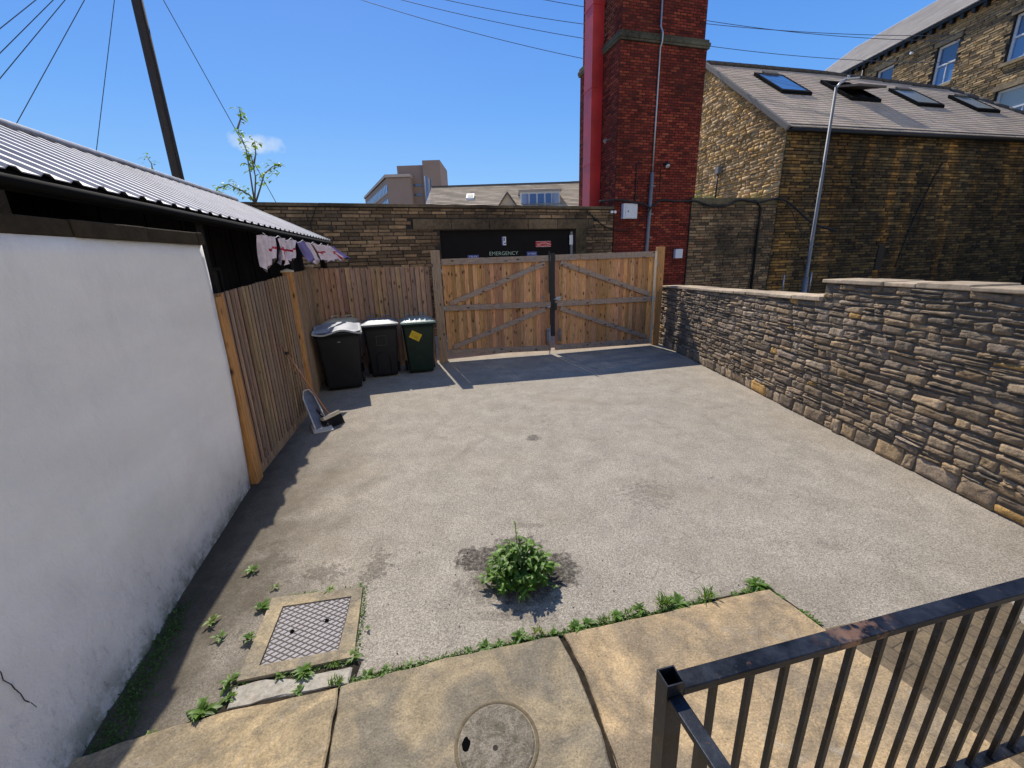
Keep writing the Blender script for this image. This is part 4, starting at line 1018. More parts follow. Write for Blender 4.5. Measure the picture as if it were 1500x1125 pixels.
# ================================================================== BINS
def make_bin(name, label, W, D, H, body, lid, style):
    th = thing(name, (0, 0, 0), label, 'wheelie bin', 'wheelie bins against the fence')
    # local: front faces -y, x across
    mb = MB(); mb.smooth = False
    def ringz(z, w, dd, yo, rr=.045, n=4):
        out = []
        for (cx_, cy_, a0) in ((w / 2 - rr, -dd / 2 + rr, -PI / 2), (w / 2 - rr, dd / 2 - rr, 0), (-w / 2 + rr, dd / 2 - rr, PI / 2), (-w / 2 + rr, -dd / 2 + rr, PI)):
            for k in range(n + 1):
                a = a0 + k * PI / 2 / n; out.append(mb.vert((cx_ + rr * math.cos(a), cy_ + yo + rr * math.sin(a), z)))
        return out
    R0 = ringz(0.03, W * .74, D * .70, 0.04); R1 = ringz(0.10, W * .76, D * .73, .035); R2 = ringz(H * .80, W * .92, D * .92, .005); R3 = ringz(H * .86, W * .93, D * .94, 0); R4 = ringz(H * .865, W, D, 0, .05); R5 = ringz(H * .905, W, D, 0, .05)
    mb.face(R0[::-1]); mb.smooth = True
    rs = [R0, R1, R2, R3, R4, R5]
    for a, b in zip(rs[:-1], rs[1:]):
        n = len(a)
        for k in range(n): mb.face((a[k], a[(k + 1) % n], b[(k + 1) % n], b[k]))
    mb.smooth = False; mb.face(R5)
    bo = mb.build('body', M[body], th, recenter=False)
    def fy(z):  # front face y at height z
        t = (z - .10) / (H * .80 - .10); return lerp(-D * .73 / 2 + .035, -D * .92 / 2 + .005, t)
    # lid: shallow dome with raised centre
    mb = MB(); mb.smooth = True; nx, ny = 14, 10; idx = []
    r = random.Random(int(W * 1000))
    for i in range(nx + 1):
        c = []
        for j in range(ny + 1):
            u = i / nx * 2 - 1; v = j / ny * 2 - 1
            e = max(abs(u), abs(v)); 
            z = H * .915 + (.022 if e < .96 else 0) + (.045 * max(0, 1 - (e / .80) ** 6) if e < .8 else 0)
            if style == 'wavy':
                z += .026 * math.sin(u * 4.2 + .8) * (1 - v) * .5 + .008 * math.sin(v * 5 + u * 3) + (.02 if v > .2 else 0)
            x = u * (W / 2 + .015); y = v * (D / 2 + .015)
            c.append(mb.vert((x, y, z)))
        idx.append(c)
    for i in range(nx):
        for j in range(ny): mb.face((idx[i][j], idx[i + 1][j], idx[i + 1][j + 1], idx[i][j + 1]))
    per_ = [idx[i][0] for i in range(nx + 1)] + [idx[nx][j] for j in range(1, ny + 1)] + [idx[i][ny] for i in range(nx - 1, -1, -1)] + [idx[0][j] for j in range(ny - 1, 0, -1)]
    mb.smooth = False
    lowr = [mb.vert((mb.v[k][0], mb.v[k][1], mb.v[k][2] - .030)) for k in per_]
    for k in range(len(per_)): mb.face((per_[k], lowr[k], lowr[(k + 1) % len(per_)], per_[(k + 1) % len(per_)])[::-1])
    ld = mb.build('lid', M[lid], th, recenter=False)
    if style in ('arch', 'plain', 'green'):
        mb = MB()
        for xx in (-W * .22, W * .22):
            mb.tube([(xx - .07, D / 2 - .03, H * .97), (xx - .05, D / 2 + .01, H * .99), (xx + .05, D / 2 + .01, H * .99), (xx + .07, D / 2 - .03, H * .97)], .011, 6)
        mb.build('lid_handle', M[lid], ld, recenter=False)
    mb = MB(); mb.tube([(-W * .36, D / 2 + .035, H * .90), (W * .36, D / 2 + .035, H * .90)], .014, 8)
    for xx in (-W * .36, 0, W * .36): mb.bar((xx, D / 2 - .01, H * .885), (xx, D / 2 + .035, H * .90), .03, .02)
    mb.build('handle', M[body], th, recenter=False)
    mb = MB(); mb.tube([(-W * .43, D * .34, .10), (W * .43, D * .34, .10)], .012, 8); mb.build('axle', M['steel'], th, recenter=False)
    for s in (-1, 1):
        mb = MB(); mb.tube([(s * W * .40, D * .34, .10), (s * (W * .40 + .045), D * .34, .10)], .10, 18); wl = mb.build('wheel', M['rubber'], th, recenter=False)
        mb = MB(); mb.tube([(s * (W * .40 + .043), D * .34, .10), (s * (W * .40 + .05), D * .34, .10)], .045, 12); mb.build('hub', M['bin'], wl, recenter=False)
    if style == 'arch':
        z0, z1 = H * .56, H * .72; o = .006
        mb = MB()
        for (xa, za, xb, zb_) in ((-.09, z0, .09, z0), (-.09, z1, .09, z1), (-.09, z0, -.09, z1), (.09, z0, .09, z1)):
            mb.bar((xa, fy(za) - o, za), (xb, fy(zb_) - o, zb_), .010, .010, up=(0, 1, 0))
        mb.build('label_frame', M['scratch'], th, recenter=False)
        mb = MB(); pts = [(-.13, fy(.10) - .003, .10), (-.125, fy(.4) - .004, .40), (-.10, fy(.49) - .004, .49), (0, fy(.52) - .004, .52), (.10, fy(.49) - .004, .49), (.125, fy(.4) - .004, .40), (.13, fy(.1) - .003, .10)]
        mb.tube(pts, .009, 6); mb.build('arch_moulding', M['bin'], th, recenter=False)
    if style == 'green':
        mb = MB(); zc = H * .68; hw, hh = .105, .075; an = rad(-30)
        ps = []
        for sx, sz in ((-1, -1), (1, -1), (1, 1), (-1, 1)):
            x = sx * hw; z_ = sz * hh; x2 = x * math.cos(an) - z_ * math.sin(an); z2 = x * math.sin(an) + z_ * math.cos(an); ps.append((-.07 + x2, fy(zc + z2) - .004, zc + z2))
        mb.poly(ps); st = mb.build('sticker', M['yellow'], th, recenter=False)
        mb = MB()
        for q in range(4):
            z_ = .035 - q * .023; 
            if q == 1: continue
            x = -.06
            def T(x, z_): return (-.07 + x * math.cos(an) - z_ * math.sin(an), fy(zc + x * math.sin(an) + z_ * math.cos(an)) - .007, zc + x * math.sin(an) + z_ * math.cos(an))
            mb.bar(T(-.07, z_), T(.03 + .01 * q, z_), .003, .005, up=(0, 1, 0))
        mb.build('sticker_lines', plain('sticker_dark', (0.30, 0.2, 0.02), .6), st, recenter=False)
    if style == 'wavy':
        mb = MB(); mb.bar((-.02, fy(H * .76) - .004, H * .76), (.03, fy(H * .76) - .004, H * .76), .006, .012, up=(0, 1, 0)); mb.build('badge', M['steel'], th, recenter=False)
    return th
def place(th, x, y, a):
    th.location = (x, y, 0); th.rotation_euler = (0, 0, a)
b1 = make_bin('wheelie_bin', 'largest black wheelie bin with warped pale grey lid, nearest the orange post', 0.76, 0.76, 1.17, 'bin', 'lidgrey', 'wavy'); place(b1, -3.06, 7.44, rad(20))
b2 = make_bin('wheelie_bin', 'black wheelie bin with a square frame and arch moulded on its front', 0.66, 0.66, 1.16, 'bin', 'liddark', 'arch'); place(b2, -2.55, 8.22, rad(17))
b3 = make_bin('wheelie_bin', 'dark green wheelie bin with a yellow sticker, nearest the gate', 0.64, 0.64, 1.15, 'bingreen', 'lidgreen', 'green'); place(b3, -1.86, 8.42, rad(16))
b4 = make_bin('wheelie_bin', 'black wheelie bin with dirty cream lid, hidden behind the largest bin', 0.62, 0.56, 1.19, 'bin', 'lidcream', 'plain'); place(b4, -3.30, 8.22, rad(14))

# ================================================================== BROOM AND DUSTPAN
bt = Vector((-2.985, 5.40, 1.185)); bb = Vector((-2.56, 5.50, 0.165))
th = thing('broom', (-2.5, 5.45, 0), 'broom with thin brown shaft leaning on the board fence', 'broom')
mb = MB(); mb.tube([bt, bb], .0125, 8); mb.build('shaft', M['shaft'], th)
mb = MB(); mb.tube([bt + (bb - bt) * .10, bt + (bb - bt) * .13], .022, 8); mb.build('grip_ring', M['black'], th)
ha = Vector((-2.595, 5.36, .145)); hb = Vector((-2.46, 5.60, .165)); mb = MB(); mb.bar(ha, hb, .075, .055, up=(-.45, .1, 1)); mb.build('head', M['cream'], th, bevel=.008)
mb = MB(); r = random.Random(4); hd = (hb - ha)
for i in range(26):
    for j in range(4):
        p = ha + hd * (i + .5) / 26 + Vector((-.028 + .018 * j, 0, -.02)); q = Vector((p.x + .035 + r.uniform(-.012, .012), p.y + r.uniform(-.01, .01), .002)); mb.bar(p, q, .009, .009, w2=.007, h2=.007)
mb.build('bristles', M['bristle'], th)
th = thing('dustpan', (-2.75, 5.5, 0), 'upright blue-grey dustpan with pale rim propped by the broom', 'dustpan')
mb = MB(); A_ = Vector((-2.60, 5.33, .03)); T_ = Vector((-2.96, 5.78, .40)); ax = (T_ - A_).normalized(); sd = Vector((.45, .42, .10)).normalized(); nr = ax.cross(sd).normalized()
if nr.x < 0: nr = -nr
g = []; mb.smooth = True
for i in range(9):
    t = i / 8; hw = lerp(.085, .07, t) if t < .85 else .07 * math.sqrt(max(0.05, 1 - ((t - .85) / .15) ** 2)); row = []
    for j in range(7):
        u = j / 6 * 2 - 1; rim = .035 * abs(u) ** 4 + (.03 * max(0, (t - .8) / .2)); row.append(mb.vert(A_ + (T_ - A_) * t + sd * hw * u + nr * rim))
    g.append(row)
for i in range(8):
    for j in range(6): mb.face((g[i][j], g[i + 1][j], g[i + 1][j + 1], g[i][j + 1]))
mb.smooth = False; mb.build('scoop', M['panblue'], th)
mb = MB(); pts = [mb0 for mb0 in ([A_ + sd * .088 + nr * .036] + [A_ + (T_ - A_) * t + sd * (lerp(.088, .073, t)) + nr * .036 for t in (.3, .6, .85)] + [T_ + sd * .04 + nr * .06, T_ + nr * .065, T_ - sd * .04 + nr * .06] + [A_ + (T_ - A_) * t - sd * (lerp(.088, .073, t)) + nr * .036 for t in (.85, .6, .3, 0)])]
mb.tube(pts, .010, 6); mb.build('rim', M['panwhite'], th)
mb = MB(); mb.hexa([(-2.66, 5.20, .004), (-2.44, 5.31, .004), (-2.56, 5.50, .004), (-2.78, 5.40, .004)], [(-2.66, 5.20, .02), (-2.44, 5.31, .02), (-2.56, 5.50, .06), (-2.78, 5.40, .06)]); mb.build('tray', M['panwhite'], th)
mb = MB(); mb.tube([(-2.80, 5.62, .23), (-2.50, 5.33, .10)], .013, 8); mb.build('handle', M['black'], th)

K = 1.25
# ================================================================== BACK WALL with boarded opening
WA, WB = (-6.4, 12.0 - 0.3646 * (2.87 + 6.4)), (2.85, 11.993)
dW, LW = unit(WA, WB)
s2 = lambda s: LW + s          # s measured negatively from the chimney corner
rng = random.Random(31)
palb = [(0.20, 0.165, 0.115), (0.26, 0.21, 0.14), (0.15, 0.125, 0.09), (0.30, 0.245, 0.165), (0.12, 0.10, 0.075), (0.22, 0.18, 0.125), (0.10, 0.085, 0.065)]
th = thing('stone_back_wall', (-1.0, 10.6, 0), 'tall soot-stained coursed stone wall beyond the gate', 'wall')
H0, H1, HZ = s2(-4.70), s2(-1.13), 2.87
mb = MB()
holes = [(H0, H1, -1, HZ), (s2(-5.3), s2(-.62), HZ - .001, 3.10)]
walling(mb, WA, dW, LW, 0.0, lambda s: 3.34, (0.062, 0.088), (0.20, 0.42), palb, rng, relief=(0.004, 0.022), tess=(2, 1), joint=0.009, rough=0.004, holes=holes)
mb.mat = 1
mb.obox(WA, dW, 0, H0, -.36, 0, 0, 3.34); mb.obox(WA, dW, H1, LW, -.36, 0, 0, 3.34); mb.obox(WA, dW, H0, H1, -.36, 0, HZ, 3.34)
mb.build('coursed_face', [M['sooty'], M['mortar']], th)
mb = MB(); r = random.Random(3); s = s2(-5.3)
while s < s2(-.62):
    e = min(s + r.uniform(.8, 1.15), s2(-.62)); v = r.uniform(.8, 1.15); mb.cur = (.13 * v, .12 * v, .09 * v); mb.obox(WA, dW, s, e - .01, .001, .028, HZ, 3.095); s = e
mb.build('lintel', M['sooty'], th, bevel=.006)
mb = MB(); s = 0
while s < LW:
    e = min(s + r.uniform(.5, .9), LW); v = r.uniform(.7, 1.1); mb.cur = (.13 * v, .12 * v, .095 * v); mb.obox(WA, dW, s, e - .002, -.40, .04, 3.342, 3.342 + r.uniform(.062, .068)); s = e
mb.build('coping', M['sooty'], th, bevel=.008)
mb = MB(); mb.cur = (.11, .11, .075); mb.obox(WA, dW, H1 - .002, H1 + .30, .002, .026, 0, 2.868); mb.build('quoin', M['sooty'], th, bevel=.005)

# black hoarding and its signs
th = thing('hoarding', (0.0, 10.9, 0), 'black hoarding filling the wide opening above the gate', 'hoarding')
mb = MB(); mb.obox(WA, dW, H0 + .004, H1 - .12, -.14, -.10, 0, HZ - .012); mb.build('black_sheet', M['hoard'], th)
mb = MB(); mb.obox(WA, dW, H1 - .115, H1 - .055, -.14, -.06, 0, 2.80); mb.build('edge_post', M['metal_dull'], th)
mb = MB(); mb.hexa(*[[(*[WA[k] + dW[k] * a + (dW[1], -dW[0])[k] * o for k in (0, 1)], z) for a, o in ((H1 - .15, -.055), (H1 - .05, -.055), (H1 - .05, -.06), (H1 - .15, -.06))] for z in (2.48, 2.72)]); mb.build('torn_flap', M['boxwhite'], th)
nW = (dW[1], -dW[0])
def WQ(s, o, z): return Vector((WA[0] + dW[0] * s + nW[0] * o, WA[1] + dW[1] * s + nW[1] * o, z))
def text_mesh(body, height, width, s0, z0, o, mat, parent, name, bold=0.0, resolution=3):
    cu = bpy.data.curves.new(name, 'FONT'); cu.body = body; cu.size = 1.0; cu.extrude = 0.0; cu.offset = bold; cu.resolution_u = resolution
    to = bpy.data.objects.new('tmp', cu); COL.objects.link(to); bpy.context.view_layer.update()
    me = bpy.data.meshes.new_from_object(to.evaluated_get(bpy.context.evaluated_depsgraph_get()))
    bpy.data.objects.remove(to); bpy.data.curves.remove(cu)
    xs = [v.co.x for v in me.vertices]; ys_ = [v.co.y for v in me.vertices]; x0, x1, y0, y1 = min(xs), max(xs), min(ys_), max(ys_)
    for v in me.vertices:
        p = Vector(SC(WQ(s0 + (v.co.x - x0) / (x1 - x0) * width, o, z0 + (v.co.y - y0) / (y1 - y0) * height))) - Vector(parent.location)
        v.co = p
    me.materials.append(mat); me.name = name
    ob = bpy.data.objects.new(name, me); COL.objects.link(ob); ob.parent = parent; return ob
text_mesh('EMERGENCY', .085, .76, s2(-3.48), 2.265, -.094, M['signgreen'], th, 'emergency_lettering', bold=-0.012)
def sign(name, s0, s1, z0, z1, mat, label):
    mb = MB(); mb.obox(WA, dW, s0, s1, -.099, -.092, z0, z1)
    c = WQ((s0 + s1) / 2, -.095, z0)
    sg = thing(name, tuple(c), label, 'sign'); mb.build('sign_panel', mat, sg); return sg
sg = sign('small_sign', s2(-4.04), s2(-3.76), 2.17, 2.285, M['signblue'], 'small blue notice at left on the black hoarding')
def marks(sg, s0, s1, z, n, mat, h=.03, seed=0):
    r = random.Random(seed); mb = MB(); s = s0
    for k in range(n):
        wv = (s1 - s0) / n; mb.bar(WQ(s + wv * .15, -.089, z - h / 2), WQ(s + wv * .15, -.089, z + h / 2), .008, .003, up=(0, 1, 0))
        if r.random() < .6: mb.bar(WQ(s + wv * .15, -.089, z + h / 2), WQ(s + wv * .7, -.089, z + h / 2), .003, .007, up=(0, 1, 0))
        if r.random() < .6: mb.bar(WQ(s + wv * .7, -.089, z - h / 2), WQ(s + wv * .7, -.089, z + h / 2), .008, .003, up=(0, 1, 0))
        if r.random() < .5: mb.bar(WQ(s + wv * .15, -.089, z - h / 2), WQ(s + wv * .7, -.089, z - h / 2), .003, .007, up=(0, 1, 0))
        s += wv
    mb.build('lettering', mat, sg)
marks(sg, s2(-4.0), s2(-3.80), 2.25, 5, M['white'], seed=1)
sg = sign('small_sign', s2(-2.48), s2(-2.20), 2.22, 2.33, M['signblue'], 'small blue notice right of the green lettering')
marks(sg, s2(-2.45), s2(-2.23), 2.28, 5, M['white'], seed=2)
sg = sign('pictogram_sign', s2(-3.145), s2(-3.035), 2.50, 2.70, M['boxwhite'], 'small white and blue pictogram sign at the centre of the hoarding')
mb = MB(); c_ = s2(-3.09)
mb.obox(WA, dW, c_ - .055, c_ - .030, -.092, -.089, 2.50, 2.70); mb.obox(WA, dW, c_ - .012, c_ + .02, -.092, -.088, 2.60, 2.68); mb.obox(WA, dW, c_ + .0, c_ + .045, -.092, -.0885, 2.53, 2.56)
mb.build('symbol', M['signblue'], sg)
sg = sign('red_sign', s2(-2.23), s2(-1.80), 2.44, 2.58, M['signred'], 'small red banner sign with a pale swoosh at right on the hoarding')
mb = MB(); pts = [WQ(s2(-2.19) + .38 * k / 10, -.088, 2.49 + .045 * math.sin(k / 10 * PI) + .01 * math.sin(k * 2.2)) for k in range(11)]
for a, b in zip(pts[:-1], pts[1:]): mb.bar(a, b, .004, .010, up=(0, 0, 1))
pts = [WQ(s2(-2.19) + .36 * k / 10, -.088, 2.465 + .015 * math.sin(k * 1.1)) for k in range(11)]
for a, b in zip(pts[:-1], pts[1:]): mb.bar(a, b, .004, .006, up=(0, 0, 1))
for (a, b, c, d_) in ((-2.225, 2.445, -1.805, 2.445), (-2.225, 2.575, -1.805, 2.575)): mb.bar(WQ(s2(a), -.088, b), WQ(s2(c), -.088, d_), .004, .006)
mb.build('swoosh', M['boxwhite'], sg)
# round wall lamp on back wall at left with loop of cable
mb = MB(); c = WQ(s2(-7.03), 0.02, 2.90); mb.tube([c - Vector((nW[0], nW[1], 0)) * .0, c + Vector((nW[0], nW[1], 0)) * .06], .05, 14); 
tag(mb.build('bulkhead_lamp', M['black'], loc=tuple(c)), 'small round black lamp on the stone wall above the shed corner', 'lamp')
mb = MB(); mb.tube([WQ(s2(-7.25), .03, 3.36), WQ(s2(-7.32), .03, 3.2), WQ(s2(-7.42), .03, 3.0), WQ(s2(-7.40), .03, 2.75)], .010, 6)
tag(mb.build('wall_cable', M['cable'], loc=tuple(WQ(s2(-7.3), 0, 3.0))), 'short black cable down the stone wall beside the round lamp', 'cable')

# ================================================================== CHIMNEY
CA, CBp = (2.87, 12.0), (5.26, 12.67)
dC, LC = unit(CA, CBp); nC = (dC[1], -dC[0]); bC = (-dC[1], dC[0]); DEP = 2.24
th = thing('brick_chimney', (4.0, 13.2, 0), 'massive square red-brick chimney tower with stone band', 'chimney')
rng = random.Random(91)
palr = [(0.24, 0.045, 0.028), (0.28, 0.06, 0.035), (0.20, 0.035, 0.025), (0.17, 0.03, 0.022), (0.31, 0.075, 0.04), (0.22, 0.04, 0.03), (0.12, 0.025, 0.02)]
ZB0, ZB1 = 7.14, 7.31; ZTOP = 16.0
mb = MB(); inset = 0.05
walling(mb, CA, dC, LC, 0.0, lambda s: ZB0, (0.0615, 0.0625), (0.185, 0.195), palr, rng, relief=(0.002, 0.006), tess=(1, 1), joint=0.009, rough=0.001, stagger=True, jitter=.001)
CL = (CA[0] + bC[0] * DEP, CA[1] + bC[1] * DEP); dL = (-bC[0], -bC[1])
walling(mb, CL, dL, DEP, 2.6, lambda s: ZB0, (0.0615, 0.0625), (0.185, 0.195), palr, rng, relief=(0.002, 0.006), tess=(1, 1), joint=0.009, rough=0.001, stagger=True, jitter=.001)
U0 = (CA[0] + dC[0] * inset + bC[0] * inset, CA[1] + dC[1] * inset + bC[1] * inset)
walling(mb, U0, dC, LC - 2 * inset, ZB1, lambda s: 9.6, (0.0615, 0.0625), (0.185, 0.195), palr, rng, relief=(0.002, 0.006), tess=(1, 1), joint=0.009, rough=0.001, stagger=True, jitter=.001)
CL2 = (CL[0] + dC[0] * inset - bC[0] * inset, CL[1] + dC[1] * inset - bC[1] * inset)
walling(mb, CL2, dL, DEP - 2 * inset, ZB1, lambda s: 9.6, (0.0615, 0.0625), (0.185, 0.195), palr, rng, relief=(0.002, 0.006), tess=(1, 1), joint=0.009, rough=0.001, stagger=True, jitter=.001)
mb.mat = 1
mb.obox(CA, dC, 0, LC, -DEP, 0, 0, ZB0); mb.obox(U0, dC, 0, LC - 2 * inset, -(DEP - 2 * inset), 0, ZB1, ZTOP)
mb.build('brick_shaft', [M['brick'], M['mortar_red']], th)
mb = MB(); mb.cur = (.10, .115, .095)
mb.obox(CA, dC, -.06, LC + .06, -DEP - .06, .06, ZB0 + .05, ZB1 - .04); mb.cur = (.12, .13, .11); mb.obox(CA, dC, -.045, LC + .045, -DEP - .045, .045, ZB0 + .001, ZB0 + .049)
mb.cur = (.09, .10, .085); mb.obox(CA, dC, -.03, LC + .03, -DEP - .03, .03, ZB1 - .039, ZB1 + .03)
mb.build('stone_band', M['sooty'], th, bevel=.006)
def CQ(s, o, z): return Vector((CA[0] + dC[0] * s + nC[0] * o, CA[1] + dC[1] * s + nC[1] * o, z))
# red steel casing on left face
mb = MB(); k0, k1, wd = .82, 1.28, .33
def LQ(t, w_, z): return (CA[0] + bC[0] * t - dC[0] * w_, CA[1] + bC[1] * t - dC[1] * w_, z)
mb.hexa([LQ(k0, wd, 0), LQ(k0, .012, 0), LQ(k1, .012, 0), LQ(k1, wd, 0)], [LQ(k0, wd, 15), LQ(k0, .012, 15), LQ(k1, .012, 15), LQ(k1, wd, 15)])
sc_o = tag(mb.build('steel_casing', M['redsteel'], loc=LQ(1, .2, 0)), 'tall bright red square steel casing fixed to the left face of the chimney', 'steel column')
for z in (4.6, 6.4, 8.2, 10.0):
    mb = MB(); mb.hexa([LQ(k0 - .012, wd + .012, z), LQ(k0 - .012, .010, z), LQ(k1 + .012, .010, z), LQ(k1 + .012, wd + .012, z)], [LQ(k0 - .012, wd + .012, z + .03), LQ(k0 - .012, .010, z + .03), LQ(k1 + .012, .010, z + .03), LQ(k1 + .012, wd + .012, z + .03)]); mb.build('joint_flange', M['redsteel'], sc_o)
# conduit pipe, lighter below
th = thing('downpipe', tuple(CQ(1.05, .05, 0)), 'long grey pipe running up the front of the brick chimney', 'pipe')
mb = MB(); mb.tube([CQ(1.00, .05, .3), CQ(1.02, .05, 2.3), CQ(1.06, .05, 4.25)], .050, 10); mb.build('lower_pipe', M['metal_dull'], th)
mb = MB(); mb.tube([CQ(1.07, .035, 4.2), CQ(1.08, .035, 5.5), CQ(1.09, .035, 7.05), CQ(1.09, .10, 7.15), CQ(1.09, .10, 7.34), CQ(1.09, .0, 7.5), CQ(1.10, -.01, 9.6)], .022, 8); mb.build('upper_pipe', M['steel'], th)
for z in (2.6, 3.2, 3.9):
    mb = MB(); mb.obox(CA, dC, .96 + .01 * z, 1.10 + .01 * z, .008, .105, z, z + .03); mb.build('bracket', M['metal_dull'], th)
# meter boxes
th = thing('meter_box', tuple(CQ(.40, .05, 3.1)), 'larger white meter box on the chimney at wall-top height', 'meter box')
mb = MB(); mb.obox(CA, dC, .20, .62, .010, .13, 3.10, 3.48); mb.build('housing', M['boxwhite'], th, bevel=.01)
mb = MB(); mb.obox(CA, dC, .26, .60, .131, .142, 3.12, 3.46); dr = mb.build('door', M['boxwhite'], th)
mb = MB(); mb.obox(CA, dC, .32, .35, .143, .152, 3.27, 3.30); mb.build('lock', M['black'], dr)
mb = MB(); mb.obox(CA, dC, 1.93, 2.17, .010, .10, 2.04, 2.29); tag(mb.build('junction_box', M['boxwhite'], loc=tuple(CQ(2.05, .05, 2.04)), bevel=.008), 'smaller white box low on the chimney, right of the gate post', 'junction box')
th = thing('security_lamp', tuple(CQ(1.43, .1, 4.4)), 'small security lamp high on the brick chimney', 'lamp')
mb = MB(); mb.tube([CQ(1.43, .01, 4.46), CQ(1.43, .13, 4.46)], .03, 8); mb.tube([CQ(1.43, .12, 4.49), CQ(1.43, .17, 4.40)], [.05, .07], 10); mb.build('housing', M['black'], th)
mb = MB(); mb.tube([CQ(1.43, .165, 4.405), CQ(1.43, .18, 4.375)], .055, 10); mb.build('lens', M['white'], th)
mb = MB(); c = (CA[0] - dC[0] * .02 + bC[0] * .25, CA[1] - dC[1] * .02 + bC[1] * .25); v = Vector((c[0], c[1], 5.05)); mb.tube([v, v + Vector((-dC[0] * .14, -dC[1] * .14, 0)), v + Vector((-dC[0] * .2, -dC[1] * .2, -.05))], [.02, .02, .05], 8)
tag(mb.build('floodlight', M['metal_dull'], loc=tuple(v)), 'small grey floodlight on the narrow left face of the chimney', 'lamp')
def cable(name, pts, r_, label, mat='cable', cat='cable'):
    P_ = []
    pts = [Vector(p) for p in pts]
    for i in range(len(pts) - 1):
        p0 = pts[max(i - 1, 0)]; p1 = pts[i]; p2 = pts[i + 1]; p3 = pts[min(i + 2, len(pts) - 1)]
        for k in range(6):
            t = k / 6; P_.append(0.5 * ((2 * p1) + (p2 - p0) * t + (2 * p0 - 5 * p1 + 4 * p2 - p3) * t * t + (3 * p1 - p0 - 3 * p2 + p3) * t ** 3))
    P_.append(pts[-1]); mb = MB(); mb.tube(P_, r_, 6)
    return tag(mb.build(name, M[mat], loc=tuple(pts[0])), label, cat)
def BQ(s, o, z): return Vector((7.98 + dB[0] * s + nB[0] * o, 13.3 + dB[1] * s + nB[1] * o, z))
dB, _ = unit((7.98, 13.3), (17.38, 15.6)); nB = (dB[1], -dB[0])
cable('heavy_cable', [CQ(-.5, .1, 3.52), CQ(0.0, .16, 3.56), CQ(.5, .16, 3.50), CQ(.8, .14, 3.46), CQ(1.02, .13, 3.38), CQ(1.35, .08, 3.56), CQ(1.9, .08, 3.54), CQ(2.45, .08, 3.55), BQ(-2.3, .10, 3.42), BQ(-1.75, .10, 3.44), BQ(-1.4, .08, 3.58), BQ(-.7, .08, 3.52), BQ(-.1, .08, 3.62), BQ(.3, .2, 3.45), BQ(.8, .55, 2.9), BQ(1.25, .95, 2.65)], .028, 'thick black cable looping across the chimney and on to the stone wall')
cable('thin_cable', [WQ(s2(-.85), .06, 3.30), CQ(-.35, .05, 2.95), CQ(.1, .05, 2.82), CQ(.5, .06, 2.86), CQ(.8, .06, 3.05), CQ(1.02, .14, 3.36)], .013, 'thin black cable sagging below the meter box')
cable('hanging_cable', [BQ(-.1, .1, 3.62), BQ(.2, .3, 3.3), BQ(.55, .5, 2.6), BQ(1.0, .85, 2.2)], .012, 'thin dark cable drooping from the wall top to the lamp post')
cable('conduit_cable', [CQ(.60, .03, 3.5), CQ(.60, .03, 3.9), CQ(.60, .03, 4.35), CQ(.62, .03, 4.47), CQ(.75, .03, 4.48)], .014, 'thin black conduit rising from the meter box')
cable('conduit_cable', [CQ(1.34, .02, 3.75), CQ(1.34, .02, 4.1), CQ(1.34, .02, 4.4)], .007, 'fine black wire below the security lamp')
for k, (s_, z_) in enumerate(((-.03, 3.27), (.035 - .16, 3.27))):
    mb = MB(); mb.tube([CQ(s_, .05, z_), CQ(s_, .12, z_)], .035, 10); tag(mb.build('cable_clamp', M['white'], loc=tuple(CQ(s_, .05, z_))), 'small round white fitting at the corner of wall and chimney', 'clamp', 'white fittings on the wall corner')

# ================================================================== BUILDING 1 (low mill with slate roof) and its side wall
th = thing('stone_workshop', (8, 13.3, 0), 'low stained sandstone workshop with grey slate roof and four skylights', 'building')
rng = random.Random(55)
palg = [(0.58, 0.44, 0.26), (0.66, 0.51, 0.31), (0.52, 0.39, 0.23), (0.70, 0.56, 0.36), (0.46, 0.36, 0.24), (0.60, 0.49, 0.36), (0.55, 0.39, 0.18)]
palf = [(0.14, 0.098, 0.048), (0.18, 0.13, 0.06), (0.095, 0.072, 0.042), (0.23, 0.16, 0.07), (0.12, 0.088, 0.05), (0.07, 0.054, 0.036)]
B0 = (7.98, 13.3); ZEV = 5.55; PIT = math.tan(rad(36)); LB = 15.0
mb = MB()
walling(mb, B0, dB, 11.6, 0.6, lambda s: ZEV, (0.065, 0.10), (0.20, 0.50), palf, rng, relief=(0.006, 0.035), tess=(2, 1), joint=0.011, rough=0.007)
mb.mat = 1; mb.obox(B0, dB, 0.10, LB, -.3, 0, 0, ZEV)
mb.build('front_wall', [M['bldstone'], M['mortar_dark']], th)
# gable wall runs back along +y
gd = (0.16, -0.987); G0 = (7.98 - .16 * 9.0, 13.3 + .987 * 9.0)
def gtop(s):
    b = (9.0 - s) * 0.996
    return ZEV + PIT * min(b, 8.2 - b) if b < 8.2 else ZEV
mb = MB()
walling(mb, G0, gd, 9.0, 2.6, lambda s: gtop(s) - .03, (0.07, 0.13), (0.13, 0.34), palg, rng, relief=(0.008, 0.035), tess=(3, 2), joint=0.011, rough=0.009, jitter=.018, split=.2, smooth=True)
mb.mat = 1
pg = [(0, 0), (0, ZEV - .02), (4.1, ZEV + PIT * 4.1 - .05), (8.2, ZEV), (8.2, 0)]
mb.poly([(7.98 - .16 * t, 13.3 + .987 * t, z) for t, z in pg])
mb.build('gable_wall', [M['gable'], M['mortar_light']], th)
def RQ(s, b, up_=0.0): return Vector((7.98 + dB[0] * s - nB[0] * b, 13.3 + dB[1] * s - nB[1] * b, ZEV + PIT * b + up_))
